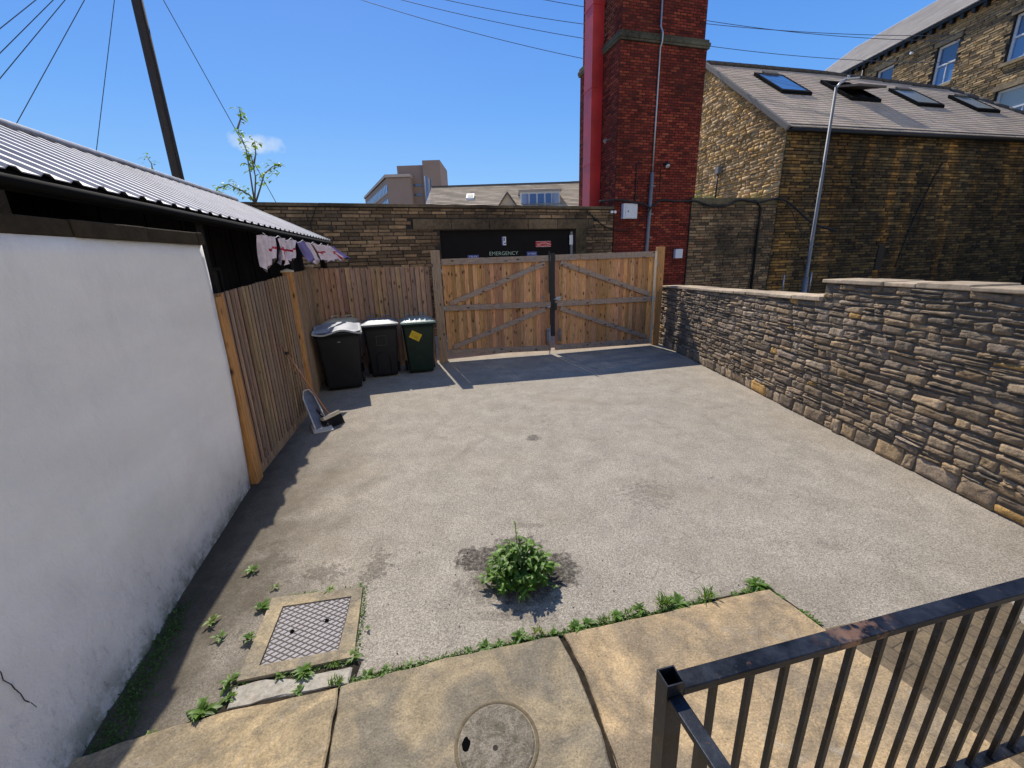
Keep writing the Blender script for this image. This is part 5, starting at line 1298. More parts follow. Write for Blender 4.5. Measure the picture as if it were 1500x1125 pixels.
# slates with courses: stepped strips
mb = MB(); r = random.Random(12)
def ridgeb(s): return 4.1 if s < 5 else lerp(4.1, 3.5, (s - 5) / 6.07) if s < 11.07 else lerp(3.5, -0.5, (s - 11.07) / 2.6)
def gx(b): return -0.10 + (0.079 * b)     # verge follows the gable (which runs due +y)
ncs = 30; 
for k in range(ncs):
    b0 = -0.18 + k * (4.3 / ncs); b1 = b0 + 4.3 / ncs
    s = gx(b0)
    while s < 14:
        e = s + .45
        if ridgeb((s + e) / 2) < b1 - .02: 
            s = e; continue
        v = r.uniform(.92, 1.08); mb.cur = (v, v * r.uniform(.98, 1.02), v * r.uniform(.96, 1.03)); h = r.uniform(0, .006)
        mb.poly([RQ(s, b0, .055 + h), RQ(e - .006, b0, .055 + h), RQ(e - .006, b1 + .02, .040), RQ(s, b1 + .02, .040)])
        mb.poly([RQ(s, b0, .035), RQ(e - .006, b0, .035), RQ(e - .006, b0, .055 + h), RQ(s, b0, .055 + h)])
        s = e
# underlay + back slope
mb.cur = (.5, .5, .5)
mb.poly([RQ(gx(-.18), -.18, .01), RQ(13.5, -.18, .01), RQ(11.07, 3.5, .01), RQ(5, 4.1, .01), RQ(gx(4.1), 4.1, .01)])
rb_ = lambda s, b: Vector((7.98 + dB[0] * s - nB[0] * b, 13.3 + dB[1] * s - nB[1] * b, ZEV + PIT * (8.2 - b) + .01))
mb.poly([rb_(gx(4.1), 4.1), rb_(5, 4.1), rb_(11.07, 4.7), rb_(13, 8.2), rb_(gx(8.2), 8.2)])
mb.build('slate_roof', M['roof'], th)
mb = MB(); mb.cur = (.7, .68, .65)
for a, b in zip([gx(4.1) + .35 * k for k in range(32)], [gx(4.1) + .35 * (k + 1) for k in range(32)]):
    if b > 11.2: break
    mb.tube([RQ(a, ridgeb(a), .06), RQ(b - .01, ridgeb(b), .06 + r.uniform(0, .01))], .075, 8)
for k in range(8):
    t0, t1 = k / 8, (k + 1) / 8; a, b = lerp(11.07, 13.0, t0), lerp(11.07, 13.0, t1); mb.tube([RQ(a, ridgeb(a), .06), RQ(b, ridgeb(b), .06)], .075, 8)
mb.build('ridge_tiles', M['slate'], th)
mb = MB()
mb.bar(RQ(gx(-.18) - .03, -.18, 0), RQ(gx(4.1) - .03, 4.1, 0), .10, .12); mb.build('verge', M['verge'], th)
mb = MB(); mb.tube([RQ(gx(-.2), -.22, -.02), RQ(14, -.22, -.02)], .055, 8); mb.obox(B0, dB, 0, 14, .002, .10, ZEV - .10, ZEV - .002); mb.build('gutter', M['blackiron'], th)
# skylights
def skylight(s0, s1, b0, b1, glass, open_=False):
    mb = MB(); u = .062; h = .10; fwid = .09
    def fr_(sa, sb, ba, bb, lo=u, hi=u + h): mb.hexa([RQ(sa, ba, lo), RQ(sb, ba, lo), RQ(sb, bb, lo), RQ(sa, bb, lo)], [RQ(sa, ba, hi), RQ(sb, ba, hi), RQ(sb, bb, hi), RQ(sa, bb, hi)])
    fr_(s0, s1, b0, b0 + fwid); fr_(s0, s1, b1 - fwid, b1); fr_(s0, s0 + fwid, b0 + fwid, b1 - fwid); fr_(s1 - fwid, s1, b0 + fwid, b1 - fwid)
    f = mb.build('skylight', M['fascia'], th)
    if not open_:
        mb = MB(); mb.poly([RQ(s0 + .07, b0 + .07, u + h * .88), RQ(s1 - .07, b0 + .07, u + h * .88), RQ(s1 - .07, b1 - .07, u + h * .88), RQ(s0 + .07, b1 - .07, u + h * .88)]); mb.build('pane', M[glass], f)
        mb = MB(); mb.hexa([RQ(s0 + .35, b1 - .12, u + h), RQ(s1 - .25, b1 - .12, u + h), RQ(s1 - .25, b1 + .03, u + h), RQ(s0 + .35, b1 + .03, u + h)], [RQ(s0 + .35, b1 - .12, u + h + .05), RQ(s1 - .25, b1 - .12, u + h + .05), RQ(s1 - .25, b1 + .03, u + h + .05), RQ(s0 + .35, b1 + .03, u + h + .05)]); mb.build('blind_cover', M['slate'], f)
    else:
        mb = MB(); mb.poly([RQ(s0 + .07, b0 + .07, u), RQ(s1 - .07, b0 + .07, u), RQ(s1 - .07, b1 - .07, u), RQ(s0 + .07, b1 - .07, u)]); mb.build('dark_opening', M['black'], f)
        # sash pivoted about mid height to near horizontal
        bm_ = (b0 + b1) / 2; hl = (b1 - b0) / 2 / math.cos(rad(36)); c0, c1 = RQ(s0 + .05, bm_, u + .12), RQ(s1 - .05, bm_, u + .12); back = Vector((-nB[0], -nB[1], 0)); tl = (back * math.cos(rad(15)) + Vector((0, 0, math.sin(rad(15)))))
        q = [c0 - tl * hl, c1 - tl * hl, c1 + tl * hl, c0 + tl * hl]; mb = MB(); mb.hexa([p for p in q], [p + Vector((0, 0, .06)) for p in q]); sa_ = mb.build('open_sash', M['slate'], f)
skylight(1.50, 2.70, 1.92, 3.25, 'glassblue'); skylight(4.15, 5.45, 1.75, 3.05, 'glass', True); skylight(7.02, 8.25, 1.66, 2.80, 'glasspale'); skylight(9.72, 10.85, 1.53, 2.60, 'glasspale')
# side wall from the chimney to the workshop
th = thing('side_wall', (6.5, 12.9, 0), 'stained stone yard wall joining the chimney to the workshop', 'wall')
S0 = (5.16, 12.60); dS, LS = unit(S0, (7.98, 13.295))
mb = MB(); pals = [(0.25, 0.20, 0.13), (0.20, 0.165, 0.11), (0.30, 0.24, 0.155), (0.15, 0.125, 0.09), (0.22, 0.155, 0.10), (0.11, 0.095, 0.07)]
walling(mb, S0, dS, LS, 0.6, lambda s: 3.46, (0.062, 0.085), (0.20, 0.42), pals, random.Random(17), relief=(0.004, 0.022), tess=(2, 1), joint=0.010, rough=0.004, holes=[(.75, 2.1, 2.10, 2.24)])
mb.mat = 1; mb.obox(S0, dS, 0, LS, -.35, 0, 0, 3.46); mb.mat = 0; mb.cur = (.14, .125, .08); mb.obox(S0, dS, .75, 2.1, .001, .024, 2.10, 2.24)
mb.build('coursed_face', [M['sooty'], M['mortar']], th)
mb = MB(); r = random.Random(9); s = 0
while s < LS:
    e = min(s + r.uniform(.6, 1), LS); v = r.uniform(.8, 1.1); mb.cur = (.14 * v, .14 * v, .10 * v); mb.obox(S0, dS, s, e - .01, -.38, .03, 3.462, 3.64); s = e
mb.build('coping', M['sooty'], th, bevel=.006)
th = thing('waste_pipe', tuple(BQ(-.62, .08, 0)), 'thin black pipe down the yard wall left of the lamp post', 'pipe')
mb = MB(); mb.tube([BQ(-.9, .08, 3.56), BQ(-.75, .08, 3.52), BQ(-.62, .08, 3.35), BQ(-.62, .08, .3)], .035, 8); mb.build('pipe', M['black'], th)
# electricity bracket on gable
mb = MB(); mb.box(7.36, 7.50, 15.95, 16.17, 4.80, 5.02); gb = tag(mb.build('gable_box', M['metal_dull'], loc=(7.9, 16.7, 5.1)), 'small grey box on the sunlit rubble gable', 'junction box')
mb = MB(); mb.tube([(7.42, 16.06, 4.79), (7.42, 16.08, 4.2), (7.42, 16.1, 3.3)], .03, 6); tag(mb.build('gable_cable', M['black'], loc=(7.9, 16.7, 3.4)), 'short black conduit below the grey box on the gable', 'conduit')
cable('wall_cable', [BQ(6.15, .05, 4.7), BQ(5.9, .05, 4.2), BQ(5.6, .05, 3.4), BQ(5.35, .05, 2.6), BQ(5.1, .05, 1.5)], .018, 'dark cable down the workshop front below the skylights')
mb = MB(); p = BQ(4.35, .01, 1.75); mb.obox(B0, dB, 4.2, 4.48, .036, .05, 1.45, 2.25); tag(mb.build('blocked_slot', M['black'], loc=tuple(p)), 'narrow dark upright recess low in the workshop front', 'recess')
# soil ledge with shrubs behind side wall
mb = MB(); mb.hexa([(5.0, 12.97, 0), (7.9, 13.66, 0), (7.9, 17.5, 0), (4.5, 17.5, 0)], [(5.0, 12.97, 3.25), (7.9, 13.66, 3.25), (7.9, 17.5, 3.45), (4.5, 17.5, 3.45)]); tag(mb.build('bank', M['lane']), kind='structure')

# lamp post
th = thing('street_lamp', (8.42, 12.05, 0), 'slim grey street lamp post in front of the workshop', 'street lamp')
def LP(z): return Vector((8.36 - .005 * z, 12.08, z))
mb = MB(); mb.tube([LP(-.0), LP(1.4)], .07, 14); mb.tube([LP(1.4), LP(1.46), LP(6.02)], [.07, .046, .032], 14); mb.build('column', M['metal_dull'], th)
mb = MB(); mb.tube([LP(6.0), LP(6.06) + Vector((.10, .02, .06)), LP(6.1) + Vector((.30, .06, .12))], .03, 8); mb.build('bracket', M['steel'], th)
mb = MB(); a = LP(6.2) + Vector((.22, .05, 0)); b = a + Vector((.42, .10, .06)); mb.bar(a, b, .11, .04, w2=.07); mb.tube([a + Vector((.1, .02, .03)), a + Vector((.1, .02, .09))], .03, 8); mb.build('lantern', M['steel'], th, bevel=.01)
mb = MB(); mb.tube([LP(1.0) + Vector((.14, 0, 0)), LP(1.55) + Vector((.14, 0, 0))], .02, 6); tag(mb.build('stub_pipe', M['steel'], loc=tuple(LP(0) + Vector((.14, 0, 0)))), 'short pale pipe stub just right of the lamp post foot', 'pipe stub')
mb = MB(); mb.tube([LP(1.0) + Vector((-.62, 0, 0)), LP(1.5) + Vector((-.62, 0, 0))], .02, 6); tag(mb.build('stub_pipe', M['steel'], loc=tuple(LP(0) + Vector((-.62, 0, 0)))), 'short pale pipe stub left of the lamp post', 'pipe stub')

# ================================================================== BIG MILL (right)
th = thing('stone_mill', (22, 24, 0), 'tall sandstone mill block with sash windows and long slate roof at top right', 'building')
MX = lambda y: 22 - .055 * (y - 20)
MA = (MX(37), 37.0); MBp = (MX(8), 8.0); dM, LM = unit(MA, MBp)
sy = lambda y: (37.0 - y) / -dM[1]
wins = [(20.15, 21.38, 9.68, 11.46), (23.58, 24.62, 9.80, 11.60), (26.98, 28.06, 10.0, 11.86), (30.4, 31.4, 10.0, 11.8), (16.8, 18.0, 9.7, 11.5), (19.2, 21.38, 6.9, 8.62), (23.58, 24.62, 6.6, 8.4), (33.4, 34.4, 10.0, 11.8)]
hol = [(sy(b), sy(a), z0, z1) for a, b, z0, z1 in wins] + [(sy(b) - .15, sy(a) + .15, z1 - .01, z1 + .22) for a, b, z0, z1 in wins]
mb = MB(); palm = [(0.48, 0.34, 0.18), (0.46, 0.35, 0.205), (0.34, 0.26, 0.16), (0.50, 0.385, 0.23), (0.30, 0.235, 0.155), (0.24, 0.19, 0.13)]
walling(mb, MA, dM, sy(13), 6.0, lambda s: 12.55, (0.085, 0.125), (0.20, 0.46), palm, random.Random(44), relief=(0.006, 0.035), tess=(2, 1), joint=0.012, rough=0.010, holes=hol)
mb.mat = 1
# core with reveals: strips between the holes
edges = sorted(set([0, sy(8)] + [sy(b) for a, b, _, _ in wins] + [sy(a) for a, b, _, _ in wins]))
for a, b in zip(edges[:-1], edges[1:]):
    m = (a + b) / 2; cuts = sorted([(z0, z1) for (wa, wb, z0, z1) in wins if sy(wb) < m < sy(wa)]); z = 0
    for z0, z1 in cuts: mb.obox(MA, dM, a, b, -.35, 0, z, z0); z = z1
    mb.obox(MA, dM, a, b, -.35, 0, z, 12.55)
mb.obox(MA, dM, 0, LM, -.45, -.38, 0, 12.5)
mb.build('facade', [M['millstone'], M['mortar']], th)
def MQ(y, o, z): s = sy(y); return Vector((MA[0] + dM[0] * s + dM[1] * o, MA[1] + dM[1] * s - dM[0] * o, z))
for (ya, yb, z0, z1) in wins:
    lit = random.Random(int(ya * 10)).random()
    mb = MB()
    def fb(y0, y1, za, zb_, o0=-.22, o1=-.12): mb.obox(MA, dM, sy(y1), sy(y0), o0, o1, za, zb_)
    fb(ya, ya + .09, z0, z1); fb(yb - .09, yb, z0, z1); fb(ya + .09, yb - .09, z1 - .09, z1); fb(ya + .09, yb - .09, z0, z0 + .10)
    zm = lerp(z0, z1, .52); fb(ya + .09, yb - .09, zm - .035, zm + .035, -.21, -.10)
    nm = 1 if yb - ya < 1.5 else 3
    for k in range(1, nm + 1):
        yc = lerp(ya, yb, k / (nm + 1)); fb(yc - .02, yc + .02, z0 + .10, zm - .035, -.20, -.13)
    fr_o = mb.build('window', M['white'], th)
    mb = MB(); mb.obox(MA, dM, sy(yb) + .05, sy(ya) - .05, -.20, -.18, z0 + .05, zm); mb.build('pane', M['glassblue'], fr_o)
    mb = MB(); mb.obox(MA, dM, sy(yb) + .05, sy(ya) - .05, -.205, -.185, zm, z1 - .05); mb.build('upper_pane', M['glass' if z0 > 9 else 'glasspale'], fr_o)
    mb = MB(); mb.cur = (.30, .25, .18); mb.obox(MA, dM, sy(yb) - .12, sy(ya) + .12, .0, .07, z1 + .002, z1 + .21); mb.build('window_lintel', M['millstone'], th)
    mb = MB(); mb.cur = (.34, .29, .21); mb.obox(MA, dM, sy(yb) - .10, sy(ya) + .10, -.10, .12, z0 - .13, z0 - .002); mb.build('window_sill', M['millstone'], th)
mb = MB(); mb.cur = (1, 1, 1)
def mr(y, b, z): return (MX(y) + b, y + .055 * b, z)
mb.poly([mr(8, -.35, 12.62), mr(36.4, -.35, 12.62), mr(36.4, 5.2, 16.45), mr(8, 5.2, 16.45)]); mb.poly([mr(8, 5.2, 16.45), mr(36.4, 5.2, 16.45), mr(36.4, 10.5, 12.6), mr(8, 10.5, 12.6)])
r = random.Random(5)
for k in range(26):
    b0 = -.35 + k * 5.55 / 26; b1 = b0 + 5.55 / 26; zz = lambda b: 12.62 + (b + .35) * (16.45 - 12.62) / 5.55
    y = 8
    while y < 36.4:
        e = min(y + 1.6, 36.4); v = r.uniform(.93, 1.07); mb.cur = (v, v, v); mb.poly([mr(y, b0, zz(b0) + .05), mr(y, b1, zz(b1) + .03), mr(e, b1, zz(b1) + .03), mr(e, b0, zz(b0) + .05)]); y = e
mb.build('slate_roof', M['millroof'], th)
mb = MB(); mb.obox(MA, dM, 0, LM, .07, .30, 12.50, 12.66); 
for k in range(60): mb.obox(MA, dM, k * .48, k * .48 + .14, .061, .25, 12.32, 12.50)
mb.obox(MA, dM, 0, LM, -.30, .06, 12.55, 12.60)
mb.build('eaves_gutter', M['blackiron'], th)
mb = MB(); mb.poly([(MX(36.5) + .1, 36.5, 0), (MX(36.5) + 10.4, 37, 0), (MX(36.5) + 10.4, 37, 12.5), (MX(36.5) + 5.2, 36.7, 16.35), (MX(36.5) + .1, 36.5, 12.5)][::-1]); mb.build('end_wall', M['mortar_light'], th)
mb = MB(); mb.tube([MQ(28.9, .14, 12.4), MQ(28.9, .14, 6)], .06, 8); mb.build('rainwater_pipe', M['black'], th)
for y, z in ((25.9, 11.9), (21.3, 12.0), (27.6, 9.4)):
    mb = MB(); mb.tube([MQ(y, .03, z), MQ(y, .2, z)], .06, 8); mb.build('vent', M['cope'], th)

K = 1.0
# ================================================================== DISTANT BUILDINGS
th = thing('office_block', (-13, 62, 0), 'distant brown brick office block with a taller stair tower', 'building')
def F(u, v, Y):
    dr = fw + R_ * ((u - 750) / 615.0) - U_ * ((v - 562.5) / 615.0); t = Y / dr.y; return (dr.x * t, Y, 2.15 + dr.z * t)
xA, _, zA = F(566, 256, 60); xB = F(601, 257, 60)[0]; xL = F(533, 276, 78)[0]
# long block: front face between xA,xB ; side receding to the left
mb = MB(); 
def prism(pts, z0, z1, mb):
    n = len(pts); lo = [mb.vert((x, y, z0)) for x, y in pts]; hi = [mb.vert((x, y, z1)) for x, y in pts]
    for k in range(n): mb.face((lo[k], lo[(k + 1) % n], hi[(k + 1) % n], hi[k]))
    mb.face(hi)
p4 = [(xA, 60), (xB, 60), (xB, 78), (xL, 78)]
prism(p4, 0, zA - .35, mb); mb.build('main_block', M['office'], th)
mb = MB(); prism([(xA - .2, 59.8), (xB, 59.8), (xB, 78), (xL - .2, 78)], zA - .35, zA, mb); mb.build('parapet', M['officepale'], th)
dO, LO = unit((xL, 78), (xA, 60))
for k in range(3):
    zt = zA - 1.1 - k * 1.75
    mb = MB(); mb.obox((xL, 78), dO, .4, LO - .3, .0, .06, zt - 1.0, zt); wb = mb.build('window_band', M['glassblue'], th)
    mb = MB()
    for q in range(18): mb.obox((xL, 78), dO, .4 + q * (LO - .7) / 18, .52 + q * (LO - .7) / 18, .062, .10, zt - 1.0, zt)
    mb.obox((xL, 78), dO, .3, LO - .2, .02, .16, zt - 1.12, zt - 1.0)
    mb.build('mullions', M['officepale'], wb)
mb = MB(); xC, _, zC = F(581, 243, 61.5); xD = F(619, 245, 61.5)[0]; prism([(xC, 61.5), (xD, 61.5), (xD, 70), (xC, 70)], 0, zC, mb); up_b = mb.build('upper_block', M['office'], th)
for v in (270, 284):
    a = F(602, v, 61.45); b = F(618, v + 2.6, 61.45); mb = MB(); mb.box(a[0], b[0], 61.40, 61.46, b[2], a[2]); mb.build('window', M['glass'], up_b)
mb = MB(); xE, _, zE = F(618, 235, 61); xF = F(644, 235.5, 61)[0]; prism([(xE, 61), (xF, 61), (xF, 68), (xE, 68)], 0, zE, mb); mb.build('stair_tower', M['office'], th)
mb = MB(); a = F(624, 258, 58); mb.tube([(a[0], 58, 0), (a[0], 58, a[2])], .25, 10); tag(mb.build('flue_pipe', M['steel'], loc=(a[0], 58, 0)), 'tall pale flue in front of the distant office block', 'flue')
mb = MB(); a = F(630, 262, 57); mb.tube([(a[0], 57, 0), (a[0], 57, a[2])], .18, 10); tag(mb.build('flue_pipe', M['metal_dull'], loc=(a[0], 57, 0)), 'thin dark flue right of the pale flue, before the stone roof', 'flue')

th = thing('stone_house', (0, 42, 0), 'distant stone-slated roof with white dormer windows and a small gable', 'building')
a = F(632, 267, 44); b = F(856, 275, 44); zr = (a[2] + b[2]) / 2
x0_, x1_ = a[0], b[0] + 2.0
mb = MB(); r = random.Random(3); n = 22
for k in range(n):
    y0 = 37.5 + k * 6.5 / n; y1 = y0 + 6.5 / n + .05; zf = lambda y: zr - (44 - y) * .48
    x = x0_
    while x < x1_:
        e = min(x + r.uniform(.6, 1.6), x1_); v = r.uniform(.72, 1.15); mb.cur = (v, v * .98, v * .95); mb.poly([(x, y0, zf(y0) + .06), (e, y0, zf(y0) + .06), (e, y1, zf(y1)), (x, y1, zf(y1))]); x = e
mb.cur = (1, 1, 1); mb.poly([(x0_, 44, zr), (x1_, 44, zr), (x1_, 50, zr - 5), (x0_, 50, zr - 5)])
mb.build('stone_slate_roof', M['farroof'], th)
mb = MB(); mb.cur = (.30, .25, .18); mb.box(x0_, x1_, 37.7, 50, 0, zr - 5.6); mb.poly([(x0_, 37.6, 0), (x0_, 50, 0), (x0_, 50, zr - 5.1), (x0_, 44, zr - .05), (x0_, 37.6, zr - 5.3)][::-1]); mb.build('walls', M['gable'], th)
mb = MB(); mb.box(x0_, x1_, 43.9, 44.1, zr, zr + .12); mb.build('ridge', M['slate'], th)
# dormer
a = F(762, 280, 39.3); b = F(820, 300, 39.3); mb = MB(); mb.box(a[0], b[0], 39.3, 43.0, b[2] - .5, a[2] - .05); dm = mb.build('dormer', M['white'], th)
mb = MB(); mb.box(a[0] - .15, b[0] + .15, 39.1, 43.2, a[2] - .05, a[2] + .06); mb.build('dormer_roof', M['officepale'], dm)
W_ = b[0] - a[0]
for k, (u0, u1) in enumerate(((.04, .20), (.24, .40), (.44, .60), (.64, .78), (.81, .88), (.90, .97))):
    mb = MB(); mb.box(a[0] + W_ * u0, a[0] + W_ * u1, 39.24, 39.31, b[2] - .2, a[2] - .25); mb.build('pane', M['glassblue'], dm)
a = F(735, 300, 39.0); b = F(752, 300, 39.0); c = F(740, 283, 39.0); mb = MB(); zz0 = a[2] - .3
mb.cur = (.9, .85, .8)
i = [mb.vert(p) for p in ((a[0] - .3, 39.0, zz0), (b[0] + .3, 39.0, zz0), ((a[0] + b[0]) / 2, 39.0, c[2]), ((a[0] + b[0]) / 2, 41.6, c[2]), (a[0] - .3, 41.6, zz0), (b[0] + .3, 41.6, zz0))]
mb.face((i[0], i[1], i[2])); mb.face((i[0], i[2], i[3], i[4])); mb.face((i[1], i[5], i[3], i[2])); mb.build('small_gable', M['farroof'], th)
mb = MB(); xm = (a[0] + b[0]) / 2
mb.bar((a[0] - .4, 38.9, zz0), (xm, 38.9, c[2] + .05), .12, .12); mb.bar((b[0] + .4, 38.9, zz0), (xm, 38.9, c[2] + .05), .12, .12); mb.build('bargeboard', M['slate'], th)
a = F(683, 283, 41); b = F(695, 293, 41); mb = MB(); mb.hexa([(a[0], 40.5, zf(40.5)), (b[0], 40.5, zf(40.5)), (b[0], 41.5, zf(41.5)), (a[0], 41.5, zf(41.5))], [(a[0], 40.5, zf(40.5) + .2), (b[0], 40.5, zf(40.5) + .2), (b[0], 41.5, zf(41.5) + .2), (a[0], 41.5, zf(41.5) + .2)]); rl_ = mb.build('rooflight', M['white'], th)
mb = MB(); mb.poly([(a[0] + .1, 40.6, zf(40.6) + .22), (b[0] - .1, 40.6, zf(40.6) + .22), (b[0] - .1, 41.3, zf(41.3) + .22), (a[0] + .1, 41.3, zf(41.3) + .22)]); mb.build('pane', M['black'], rl_)
a = F(846, 265, 50); mb = MB(); mb.box(a[0] - .7, a[0] + 1.5, 50, 51.5, 0, a[2]); mb.cur = (.8, .75, .7); 
tag(mb.build('distant_chimney', M['officepale'], loc=(a[0], 50, 0)), 'small pale chimney stack left of the red casing', 'chimney stack')

# ================================================================== UTILITY POLE AND WIRES
th = thing('utility_pole', (-9.87, 14, 0), 'tall dark timber utility pole rising behind the shed roof', 'utility pole')
mb = MB(); mb.tube([(-9.87, 14, 0), (-9.86, 14, 4.6), (-9.85, 14, 11.2)], [.155, .148, .13], 16); mb.build('pole', M['pole'], th)
mb = MB(); mb.tube([(-9.70, 13.93, 3.8), (-9.71, 13.92, 5.4), (-9.715, 13.94, 7.0), (-9.72, 13.95, 9.4), (-9.69, 13.95, 9.7)], .016, 6); mb.build('pole_cable', M['cable'], th)
mb = MB(); mb.bar((-10.3, 14, 10.7), (-9.4, 14, 10.7), .1, .12); mb.build('crossarm', M['pole'], th)
mb = MB()
for x in (-10.2, -10.0, -9.7, -9.5): mb.tube([(x, 14, 10.76), (x, 14, 10.9)], .04, 8)
mb.build('insulators', M['white'], th)
def wire(a, b, sag, label, r_=.011, group=None):
    a = Vector(a); b = Vector(b); pts = []
    for k in range(25):
        t = k / 24; p = a.lerp(b, t); p.z -= sag * 4 * t * (1 - t); pts.append(p)
    mb = MB(); mb.tube(pts, r_, 5); return tag(mb.build('overhead_wire', M['wire'], loc=tuple(a)), label, 'wire', group)
top = (-9.8, 14, 10.72)
def wend(u, v, Y, k=1.6):
    # continue the line from the pole head through the seen point
    q = Vector(F(u, v, Y)); t0 = Vector(top); return t0 + (q - t0) * k
wire(top, wend(0, 42, 9.5, 1.9), 0.0, 'overhead wire cutting the top left corner of the sky', .008)
wire(top, wend(0, 78, 9.5, 1.9), 0.0, 'overhead wire second down from the top left corner', .008)
wire(top, wend(0, 115, 9.5, 1.9), 0.0, 'overhead wire lowest of the three at the left edge', .008)
wire(top, wend(22, 185, 11, 1.35), 0.0, 'overhead wire slanting down to the left end of the shed roof', .009)
wire(top, wend(141, 222, 12, 1.3), 0.0, 'near-vertical overhead wire left of the utility pole', .009)
wire((-9.7, 14, 10.6), wend(400, 290, 17, 1.5), 0.0, 'overhead wire falling right from the pole past the sapling', .012)
Yw = 22
def wirepx(p0, p1, sag, label, Y0=Yw, Y1=Yw, r_=.012):
    return wire(F(*p0, Y0), F(*p1, Y1), sag, label, r_)
wirepx((440, -30), (1000, 112), 0.35, 'lowest of the wires crossing the sky left of the chimney')
wirepx((480, -30), (1000, 76), 0.3, 'overhead wire second lowest left of the chimney')
wirepx((560, -22), (1000, 50), 0.25, 'overhead wire third lowest left of the chimney')
wirepx((700, -20), (1400, 52), 0.5, 'overhead wire highest beside the red casing, running on right of the chimney', Yw, Yw)
wirepx((900, 5), (1420, 60), 0.35, 'overhead wire second highest between chimney and mill roof')
wirepx((900, 45), (1400, 92), 0.3, 'lowest overhead wire between chimney and mill roof')

# ================================================================== VEGETATION
def leaf(mb, base, dirv, length, width, droop=0.3, col=(1, 1, 1), fold=.25):
    d = Vector(dirv).normalized(); side = d.cross(Vector((0, 0, 1)))
    if side.length < 1e-3: side = Vector((1, 0, 0))
    side.normalize(); upv = side.cross(d).normalized(); mb.cur = col
    prev = None; p = Vector(base); N = 4; ws = (.25, .9, 1.0, .62, 0.0)
    L = None
    for k in range(N + 1):
        t = k / N; q = Vector(base) + d * length * t + Vector((0, 0, -droop * length * t * t)); wd_ = width * ws[k] / 2
        l = mb.vert(q - side * wd_ + upv * fold * wd_); c = mb.vert(q); r_ = mb.vert(q + side * wd_ + upv * fold * wd_)
        if prev: mb.face((prev[0], prev[1], c, l)); mb.face((prev[1], prev[2], r_, c))
        prev = (l, c, r_)
def weed(loc, size, n, label, seed, kind='rosette', mat='leaf', group='weeds along the slab joints'):
    r = random.Random(seed); mb = MB(); mb.smooth = True
    for k in range(n):
        a = r.uniform(0, 2 * PI); v = r.uniform(.65, 1.25)
        if kind == 'rosette':
            el = r.uniform(.1, .9); L = size * r.uniform(.5, 1.0); leaf(mb, (r.uniform(-.012, .012), r.uniform(-.012, .012), .004), (math.cos(a) * math.cos(el), math.sin(a) * math.cos(el), math.sin(el)), L, L * r.uniform(.22, .38), .35, (v, v, v * .9))
        else:
            el = r.uniform(.6, 1.4); L = size * r.uniform(.5, 1.15); leaf(mb, (r.uniform(-.03, .03), r.uniform(-.02, .02), 0), (math.cos(a) * math.cos(el), math.sin(a) * math.cos(el), math.sin(el)), L, .006, .4, (v * 1.05, v, v * .7))
    o = mb.build('weed', M[mat], loc=(0, 0, 0)); o.location = loc; return tag(o, label, 'weed', group)

# the big weed in the middle of the yard
th = thing('leafy_weed', (0.01, 2.33, 0), 'large bushy green weed growing out of the asphalt', 'weed')
r = random.Random(42); st = MB(); lf = MB(); lf.smooth = True
for k in range(72):
    a = r.uniform(0, 2 * PI); sp = (1.28 if k % 6 else 1.62) * r.uniform(0, 1) ** .6; hh = lerp(.32, .06, min(1, sp / 1.28) ** 1.5) * r.uniform(.8, 1.1)
    b0 = Vector((.01 + math.cos(a) * .04 * sp, 2.43 + math.sin(a) * .04 * sp, 0)); e = Vector((.01 + math.cos(a) * .20 * sp, 2.43 + math.sin(a) * .17 * sp, hh)); m = b0.lerp(e, .5) + Vector((0, 0, .04))
    st.tube([b0, m, e], [.0035, .003, .002], 5)
    nl = 12
    for q in range(nl):
        t = lerp(.25, 1.0, q / (nl - 1)); p = (b0.lerp(m, t * 2) if t < .5 else m.lerp(e, t * 2 - 1)); la = a + r.uniform(-1.9, 1.9) if q % 3 else r.uniform(0, 6.28); el = r.uniform(-.25, .75); v = r.uniform(.5, 1.5) * lerp(.6, 1.15, t)
        L = r.uniform(.055, .10) * lerp(1.1, .75, t); leaf(lf, p, (math.cos(la) * math.cos(el), math.sin(la) * math.cos(el), math.sin(el)), L, L * r.uniform(.30, .42), r.uniform(.2, .6), (v, v, v * .85))
st.build('stems', M['stem'], th); lf.build('leaves', M['leaf'], th)
mb = MB(); mb2 = MB(); mb2.smooth = True; p0 = Vector((.0, 2.46, .2)); p1 = Vector((-.01, 2.50, .42)); mb.tube([p0, p1], [.003, .002], 5)
for q in range(34):
    t = r.uniform(.2, 1); p = p0.lerp(p1, t); la = r.uniform(0, 6.28); leaf(mb2, p, (math.cos(la), math.sin(la), r.uniform(.2, 1)), r.uniform(.012, .03), .008, .2, (1.3, 1.25, 1.1))
sp_ = mb.build('flower_spike', M['stem'], th); mb2.build('flower_buds', M['leafpale'], sp_)

